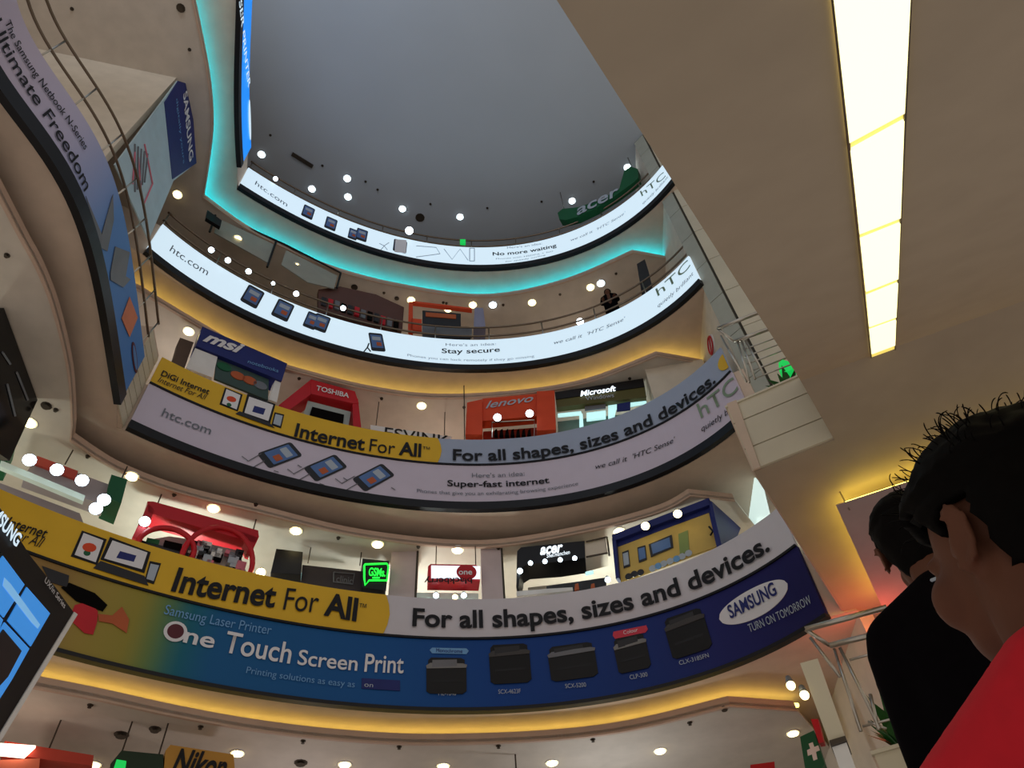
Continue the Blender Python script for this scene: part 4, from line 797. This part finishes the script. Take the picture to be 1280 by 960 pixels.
# ceiling specks: sprinkler heads and smoke detectors
random.seed(11)
ORD = ('first', 'second', 'third', 'fourth', 'fifth', 'sixth', 'seventh', 'eighth', 'ninth')
def speck(x, y, z, kind, lb, r):
    c = U(x, y, z); g = Geo()
    rg = lambda rr, zz: [Vector((c.x + rr * math.cos(t), c.y + rr * math.sin(t), zz)) for t in [k * math.pi / 5 for k in range(10)]]
    g.prism(rg(r, z - .01), rg(r, z)); g.prism(rg(r * .4, z - .035), rg(r * .4, z - .01)); g.prism(rg(r * .7, z - .042), rg(r * .6, z - .035))
    tag(g.obj(kind, M['darksteel']), lb, 'detector' if kind == 'smoke_detector' else 'sprinkler', kind.replace('_', ' ') + 's')
for z, L, f in ((23.8, [(338,169),(457,227),(472,237),(538,255),(609,260),(677,252),(742,227),(801,184),(403,207)], 'top ceiling'), (19.06, [(90,11),(237,62),(480,366),(554,378),(629,381),(700,368),(770,342),(263,270)], 'second balcony ceiling'), (14.56, [(183,410),(374,473),(477,498),(787,473),(580,509)], 'ceiling over the unlit banner'), (10.04, [(9,319),(110,570),(218,618),(320,630),(423,672),(523,683),(623,685),(70,512)], 'ceiling over the blue banner'), (5.84, [(113,881),(251,908),(379,926),(499,933),(623,932),(741,924),(862,903)], 'lowest ceiling')):
    for i, (x, y) in enumerate(sorted(L)): speck(x, y, z, 'sprinkler', '%s small dark sprinkler head from the lilac banner side, %s' % (ORD[i], f), .042)
for x, y, z, lb, r in ((226, 10, 19.06, 'round smoke detector near the start of the cyan cove', .1), (443, 359, 19.06, 'round smoke detector between hanging frame and orange kiosk', .1), (496, 373, 19.06, 'small smoke detector beside the orange kiosk', .07), (525, 272, 23.8, 'large round grey detector over the printed tablet', .16), (58, 507, 10.04, 'round smoke detector beside the black glossy panel', .09), (194, 911, 5.84, 'round smoke detector over the dark green sign', .09), (152, 918, 5.84, 'flat round vent on the lowest ceiling', .11), (905, 885, 5.84, 'smoke detector near the bend of the lowest cove', .07), (376, 953, 5.84, 'flat detector past the amber sign', .11), (558, 394 - 15, 19.06, 'tiny detector over the kiosk beam', .04)): speck(x, y, z, 'smoke_detector', lb, r)
vp = [U(x, y, 23.78) for x, y in ((364, 194), (366, 190), (392, 206), (390, 210))]; tag(Geo().prism([v - Vector((0, 0, .04)) for v in vp], vp).obj('air_vent', M['darksteel']), 'thin dark slot vent on the top ceiling above the first lamps', 'vent')
# ceiling hangers seen free on the lower ceilings
for x0_, y0_, x1_, y1_, z, lb in ((580, 482, 576, 545, 14.56, 'thin hanging rod beside the orange red stand'), (644, 943, 644, 975, 5.84, 'short hanging rod from the lowest ceiling')):
    c = U(x0_, y0_, z); tag(Geo().tube([c, c - Vector((0, 0, 2.6 if z > 10 else 4.7))], .014, 5).obj('hanging_rod', M['darksteel']), lb, 'rod')

# ------------------------------------------------------------------ people: one voxel-joined body each
def capsules(bm, chain, seg=12):
    for (a, ra), (b, rb) in zip(chain[:-1], chain[1:]):
        a = Vector(a); b = Vector(b); g = Geo(); n = 6
        g.tube([a + (b - a) * i / n for i in range(n + 1)], [ra + (rb - ra) * i / n for i in range(n + 1)], seg)
        vs = [bm.verts.new(v) for v in g.V]
        for f in g.F:
            try: bm.faces.new([vs[i] for i in f])
            except ValueError: pass
        for c, r in ((a, ra), (b, rb)): bmesh.ops.create_icosphere(bm, subdivisions=2, radius=r, matrix=Matrix.Translation(c))
def ell(bm, c, r, rot=None, sub=3):
    Mx = Matrix.Translation(c) @ (rot or Matrix()) @ Matrix.Diagonal((*r, 1)); bmesh.ops.create_icosphere(bm, subdivisions=sub, radius=1, matrix=Mx)
def head_into(bm, hm):                 # hm: head matrix, origin at head centre, y = face direction, z = up
    def e(c, r, rot=None): 
        Mx = hm @ Matrix.Translation(c) @ (rot or Matrix()) @ Matrix.Diagonal((*r, 1)); bmesh.ops.create_icosphere(bm, subdivisions=3, radius=1, matrix=Mx)
    e((0, -.012, .03), (.076, .096, .088)); e((0, .02, -.02), (.066, .074, .085)); e((0, .052, -.072), (.038, .036, .034)); e((0, .035, -.06), (.060, .055, .047))   # skull, face, chin, jaw
    e((0, .094, -.018), (.012, .02, .02)); e((0, .088, -.0), (.009, .012, .03))          # nose
    e((0, .083, .028), (.045, .014, .012))                                                   # brow
    for s_ in (-1, 1):
        e((s_ * .042, .062, -.026), (.027, .028, .032))                                        # cheek
        e((s_ * .031, .076, .008), (.013, .011, .010))                                       # eyeball lid
        rt = Matrix.Rotation(s_ * -.45, 4, 'Z') @ Matrix.Rotation(.2, 4, 'X')
        e((s_ * .086, -.008, -.002), (.007, .013, .030), rt); e((s_ * .088, -.002, -.026), (.006, .010, .012), rt); e((s_ * .080, .008, -.008), (.006, .008, .01), rt)
        g = Geo(); pts = []
        for k in range(13):
            t = -1.2 + k * 3.9 / 12; v = Vector((s_ * .012, -.014 * math.sin(t) * .9 - .004, .032 * math.cos(t + .25)))
            pts.append(hm @ (Vector((s_ * .086, -.006, -.002)) + rt @ v))
        g.tube(pts, .0045, 6); vs = [bm.verts.new(v) for v in g.V]
        for f in g.F: bm.faces.new([vs[i] for i in f])
    e((0, .085, -.047), (.021, .01, .006)); e((0, .084, -.057), (.018, .01, .006))          # lips
def hand_into(bm, wrist, d, side, curl=.5):
    d = Vector(d).normalized(); s_ = side; p = Vector(wrist) + d * .045
    w_ = d.cross(s_).normalized()
    capsules(bm, [(wrist, .024), (p - w_ * .012, .026), (p - w_ * .012 + d * .035, .02)]); capsules(bm, [(wrist, .022), (p + w_ * .014, .024), (p + w_ * .016 + d * .035, .02)])
    for i, (o_, L_) in enumerate(((-.028, .066), (-.01, .076), (.009, .071), (.027, .056))):
        a = p + w_ * o_ + d * .035; b = a + d * L_ * .45 + s_ * .012 * curl; c = b + (d * (1 - curl) + s_ * curl).normalized() * L_ * .3; e = c + (d * (1 - curl * 1.5) + s_ * curl * 1.5).normalized() * L_ * .25
        capsules(bm, [(a, .0095), (b, .0088), (c, .008), (e, .0072)], 8)
    a = p - w_ * .03 - d * .02; capsules(bm, [(a, .013), (a - w_ * .025 + d * .025, .011), (a - w_ * .03 + d * .055 + s_ * .01, .009)], 8)
def finish(bm, name, m, parent, voxel, smooth=3):
    me = bpy.data.meshes.new(name); bm.to_mesh(me); bm.free(); o = link(name, me, m, parent)
    r = o.modifiers.new('union', 'REMESH'); r.mode = 'VOXEL'; r.voxel_size = voxel; r.use_smooth_shade = True
    s_ = o.modifiers.new('soft', 'SMOOTH'); s_.iterations = smooth; s_.factor = .5
    return o
def person(label, headpos, yaw_body, yaw_head, shirt, sleeves, pitch_head=0, armpose=None, stoop=0.0, group=None, sh=.165, dz=0.0):
    """headpos: world position of the head centre. Local frame: y = body forward, z up."""
    e = empty('person', Vector((headpos.x, headpos.y, headpos.z - 1.56)), label, 'person')
    e.rotation_euler = (0, 0, -yaw_body)
    hc = Vector((0, .03, 1.56)); hm = Matrix.Translation(hc) @ Matrix.Rotation(-(yaw_head - yaw_body), 4, 'Z') @ Matrix.Rotation(pitch_head, 4, 'X')
    off = Vector((0, -.03, 0)); hm = Matrix.Translation(off) @ hm
    bm = bmesh.new(); head_into(bm, hm)
    capsules(bm, [((0, -.03, 1.52), .052), ((0, -.05, 1.42), .052), ((0, -.05, 1.34), .07)])
    capsules(bm, [((0, -.04, 1.30), .10), ((0, -.03, 1.12), .105), ((0, -.03, .98), .115), ((0, -.03, .9), .12)])
    arms = armpose or [((sh + .02, -.04, 1.315 + dz), (sh + .06, -.04, 1.07), (sh + .07, .06, .84), (0, .3, -1)), ((-sh - .02, -.04, 1.315 + dz), (-sh - .06, -.04, 1.07), (-sh - .07, .06, .84), (0, .3, -1))]
    for s_, (a, b, c, hd) in zip((1, -1), arms):
        capsules(bm, [((s_ * .07, -.05, 1.34), .055), (a, .048), (b, .038), (c, .026)]); hand_into(bm, c, hd, Vector((-s_ * .8, .6, 0)))
        capsules(bm, [((s_ * .09, -.03, .9), .09), ((s_ * .095, 0, .5), .056), ((s_ * .1, -.03, .1), .038)]); capsules(bm, [((s_ * .1, -.05, .05), .035), ((s_ * .11, .1, .03), .03)])
    finish(bm, 'body', M['skin'], e, .006)
    bm = bmesh.new()                    # shirt follows the body
    capsules(bm, [((0, -.055, 1.40 + dz), .064), ((0, -.05, 1.33 + dz), .088)]); capsules(bm, [((-sh, -.045, 1.335 + dz), .068), ((0, -.055, 1.385 + dz), .078), ((sh, -.045, 1.335 + dz), .068)])
    capsules(bm, [((0, -.04, 1.32 + dz), .108), ((0, -.03, 1.12), .118), ((0, -.03, .9), .13)])
    for s_ in (1, -1): capsules(bm, [((s_ * .075, -.04, 1.28), .105), ((s_ * .07, -.03, 1.1), .105), ((s_ * .07, -.03, .9), .115), ((s_ * .07, -.03, .82), .115)])
    for s_, (a, b, c, hd) in zip((1, -1), arms): a = Vector(a); b = Vector(b); capsules(bm, [(a, .066), (a + (b - a) * sleeves, .058)])
    finish(bm, 'shirt', shirt, e, .009, 6)
    bm = bmesh.new()
    for s_ in (1, -1): capsules(bm, [((s_ * .07, -.03, .93), .118), ((s_ * .09, -.03, .85), .105), ((s_ * .095, 0, .5), .075), ((s_ * .1, -.03, .1), .058)])
    finish(bm, 'trousers', M['jeans'], e, .012, 4)
    for s_ in (1, -1):
        bm = bmesh.new(); capsules(bm, [((s_ * .1, -.06, .045), .045), ((s_ * .11, .03, .045), .046), ((s_ * .115, .13, .035), .036)]); finish(bm, 'shoe', M['rubber'], e, .008, 2)
    return e, hm
def hair(e, hm, thick, lumps, seed, curls=0, nape=-.055, front=.066):
    random.seed(seed); bm = bmesh.new()
    bmesh.ops.create_icosphere(bm, subdivisions=5, radius=1, matrix=Matrix())
    from mathutils import noise
    keep = []
    for v in bm.verts:
        d = v.co.copy(); p = Vector((d.x * .079, d.y * .100 - .014, d.z * .094 + .030))
        nz_ = noise.noise(d * 3.1 + Vector((seed, 0, 0))) * .9 + noise.noise(d * 8) * .5 + noise.noise(d * 22) * .25
        v.co = p + d * (thick + lumps * nz_ + (thick * .6 if d.z > .3 else 0))
        if v.co.y < -.005 and v.co.z < 0: v.co.z *= 1.7
    # trim: hairline above the forehead, in front of the ears, at the nape
    rem = []
    for v in bm.verts:
        x, y, z = v.co; line = front - .0 if y > .045 else (.02 - (y + .01) * -0.3 if y > .0 else (nape if y < -.035 else .012))
        if y > .045 and z < front: rem.append(v)
        elif 0.0 < y <= .045 and z < .0 + y * 1.2: rem.append(v)
        elif -.035 <= y <= 0.0 and z < .032 and abs(x) > .04: rem.append(v)
        elif y < -.035 and z < nape: rem.append(v)
        elif y <= .045 and z < nape: rem.append(v)
    bmesh.ops.delete(bm, geom=rem, context='VERTS')
    bmesh.ops.transform(bm, matrix=hm, verts=bm.verts)
    me = bpy.data.meshes.new('hair'); bm.to_mesh(me); bm.free(); me.polygons.foreach_set('use_smooth', [True] * len(me.polygons))
    o = link('hair', me, M['hair'], e); s_ = o.modifiers.new('thick', 'SOLIDIFY'); s_.thickness = .012; s_.offset = -1
    if curls:
        g = Geo()
        for i in range(curls):
            a = random.uniform(0, 6.28); zz = random.uniform(.35, 1); rr = math.sqrt(max(0, 1 - zz * zz)); d = Vector((math.cos(a) * rr, math.sin(a) * rr, zz))
            p = Vector((d.x * .079, d.y * .1 - .014, d.z * .094 + .03)) + d * (thick + .004)
            tdir = d.cross(Vector((random.uniform(-1, 1), random.uniform(-1, 1), random.uniform(-1, 1)))).normalized(); rad_ = random.uniform(.006, .014); pts = []
            turn = random.uniform(.9, 2.2); out_ = random.uniform(.8, 1.5)
            for k in range(9):
                t = turn * k / 8; pts.append(hm @ (p + d * (math.sin(t) * rad_ * out_ + .004 * k / 8 * 2) + tdir * ((1 - math.cos(t)) * rad_)))
            g.tube(pts, [.0007] * 8 + [.0004], 4)
        oc = g.obj('hair_curls', M['hair'], e); oc['kind'] = 'stuff'
    return o
h1 = Vector(ray(1282, 690)) * .77; h2 = Vector(ray(1150, 686)) * 1.85
az1 = math.atan2(h1.x, h1.y); az2 = math.atan2(h2.x, h2.y)
p1, hm1 = person('person in a red T-shirt with curly black hair, seen from behind, ear showing', h1, rad(52), az1 - rad(57), M['redshirt'], .62, pitch_head=rad(6), sh=.15, dz=.006)
hair(p1, hm1, .014, .007, 3, 230)
p2, hm2 = person('person in a black T-shirt ahead of the red shirt, seen from behind', h2, rad(28), az2 - rad(5), M['blackshirt'], .97, sh=.145, armpose=[((.155, -.04, 1.315), (.195, -.02, 1.07), (.12, .2, 1.12), (-.6, .5, .2)), ((-.155, -.04, 1.315), (-.185, -.02, 1.07), (-.12, .2, 1.14), (.6, .5, .2))])
hair(p2, hm2, .010, .004, 8, 0, nape=-.125)
bm = bmesh.new(); capsules(bm, [((-.02, -.128, 1.40), .004), ((.02, -.128, 1.40), .004)], 6); me = bpy.data.meshes.new('neck_label'); bm.to_mesh(me); bm.free(); link('neck_label', me, M['paleink'], p2)

def far_person(surf, x, y, hgt, label, off, z0):
    u, zz = surf.px(x, y); c = surf.at(u, z0, off); e = empty('person', c, label, 'person'); bm = bmesh.new()
    yaw = math.atan2(c.x, c.y); e.rotation_euler = (0, 0, -yaw)
    head_into(bm, Matrix.Translation((0, 0, 1.6)) @ Matrix.Rotation(rad(180), 4, 'Z')); capsules(bm, [((0, 0, 1.55), .05), ((0, 0, 1.4), .06)]); capsules(bm, [((0, 0, 1.32), .12), ((0, 0, .95), .13)])
    for s_ in (1, -1): capsules(bm, [((s_ * .17, 0, 1.36), .055), ((s_ * .22, -.03, 1.1), .045), ((s_ * .16, -.2, .98), .03)]); hand_into(bm, (s_ * .16, -.2, .98), (0, -1, 0), Vector((0, 0, -1))); capsules(bm, [((s_ * .09, 0, .9), .09), ((s_ * .1, 0, .06), .045)]); capsules(bm, [((s_ * .1, 0, .04), .035), ((s_ * .1, -.13, .035), .03)])
    finish(bm, 'body', M['skin'], e, .014, 2)
    bm = bmesh.new(); capsules(bm, [((-.16, 0, 1.36), .075), ((.16, 0, 1.36), .075)])
    for s_ in (1, -1): capsules(bm, [((s_ * .08, 0, 1.33), .12), ((s_ * .07, 0, .9), .125), ((s_ * .08, 0, .4), .13)]); capsules(bm, [((s_ * .17, 0, 1.36), .07), ((s_ * .22, -.03, 1.1), .06), ((s_ * .17, -.16, 1.0), .045)])
    finish(bm, 'clothing', M['blackshirt'], e, .016, 4)
    bm = bmesh.new(); ell(bm, (0, .02, 1.64), (.1, .11, .11)); finish(bm, 'hair', M['hair'], e, .012, 2)
    return e
far_person(A2, 762, 388, 1.7, 'distant person in dark clothes leaning behind the second railing', -.45, 16.3)

# steps our people stand on, and the lower escalator
le = empty('escalator', Vector((0, 0, -1.6)), 'escalator steps under the two people, below the picture', 'escalator')
hd = Vector((vd.x, vd.y, 0)).normalized(); sd = Vector((hd.y, -hd.x, 0))
feet = [(p1.location.xy.to_3d().dot(hd), p1.location.z), (p2.location.xy.to_3d().dot(hd), p2.location.z)]
org = feet[0]; slope = (feet[1][1] - feet[0][1]) / (feet[1][0] - feet[0][0]); nst = max(1, round((feet[1][0] - feet[0][0]) / .38)); run = (feet[1][0] - feet[0][0]) / nst; rise = (feet[1][1] - feet[0][1]) / nst
cen = p1.location.dot(sd)
for i in range(-4, nst + 4):
    a = org[0] + run * (i - .5); zt = org[1] + rise * i; c = hd * a + sd * (cen - .1)
    q = [c - sd * .55, c + sd * .55, c + sd * .55 + hd * run, c - sd * .55 + hd * run]
    Geo().prism([Vector((v.x, v.y, zt - .3)) for v in q], [Vector((v.x, v.y, zt)) for v in q]).obj('step', M['stepm'], le)
print('FEET', feet, 'slope', slope, rise, run)

# ------------------------------------------------------------------ fixture light on each floor (the real lamps' spill), plus an added ceiling fill
def area(loc, size, en, colr, name='ceiling_light', rot=(0, 0, 0)):
    l = bpy.data.lights.new(name, 'AREA'); l.energy = en; l.size = size; l.color = colr; o = bpy.data.objects.new(name, l); COL.objects.link(o); o.location = loc; o.rotation_euler = rot; return o
def pnt(loc, en, colr, r=.15):
    l = bpy.data.lights.new('shop_light', 'POINT'); l.energy = en; l.color = colr; l.shadow_soft_size = r; o = bpy.data.objects.new('shop_light', l); COL.objects.link(o); o.location = loc
for x, y, z, en, c in ((-6.5, 11, 8.6, 120, (.85, 1, .9)), (-2.5, 13.4, 8.6, 120, (.9, 1, .95)), (1.5, 13.4, 8.6, 120, (.9, 1, .92)), (-9.5, 7.5, 8.6, 45, (.9, 1, .9)),
                       (-4, 12.5, 4.2, 35, (1, .93, .95)), (1, 13, 4.2, 60, (.92, .97, 1)), (-8, 9, 4.4, 25, (1, .8, .7)),
                       (-7.6, 10.2, 13.2, 40, (1, .93, .85)), (-2, 13.6, 13.0, 35, (1, .8, .68)), (2.6, 13.3, 13.0, 40, (.8, 1, 1)),
                       (-3, 13.5, 17.6, 18, (1, .85, .7)), (2, 13.5, 17.6, 14, (1, .85, .7))):
    pnt((x, y, z), en, c)

area((-4.5, -5, 17), 4, 950, (.78, .88, 1), 'added_ceiling_fill', (math.pi, 0, 0))  # added unseen bluish light without a fixture, brightens the top ceiling
for o in list(COL.objects):
    if o.type == 'EMPTY' and o.get('category') and o.rotation_euler.z == 0: adopt(o)
    if 'origin_at' in o: del o['origin_at']
bpy.context.view_layer.update()
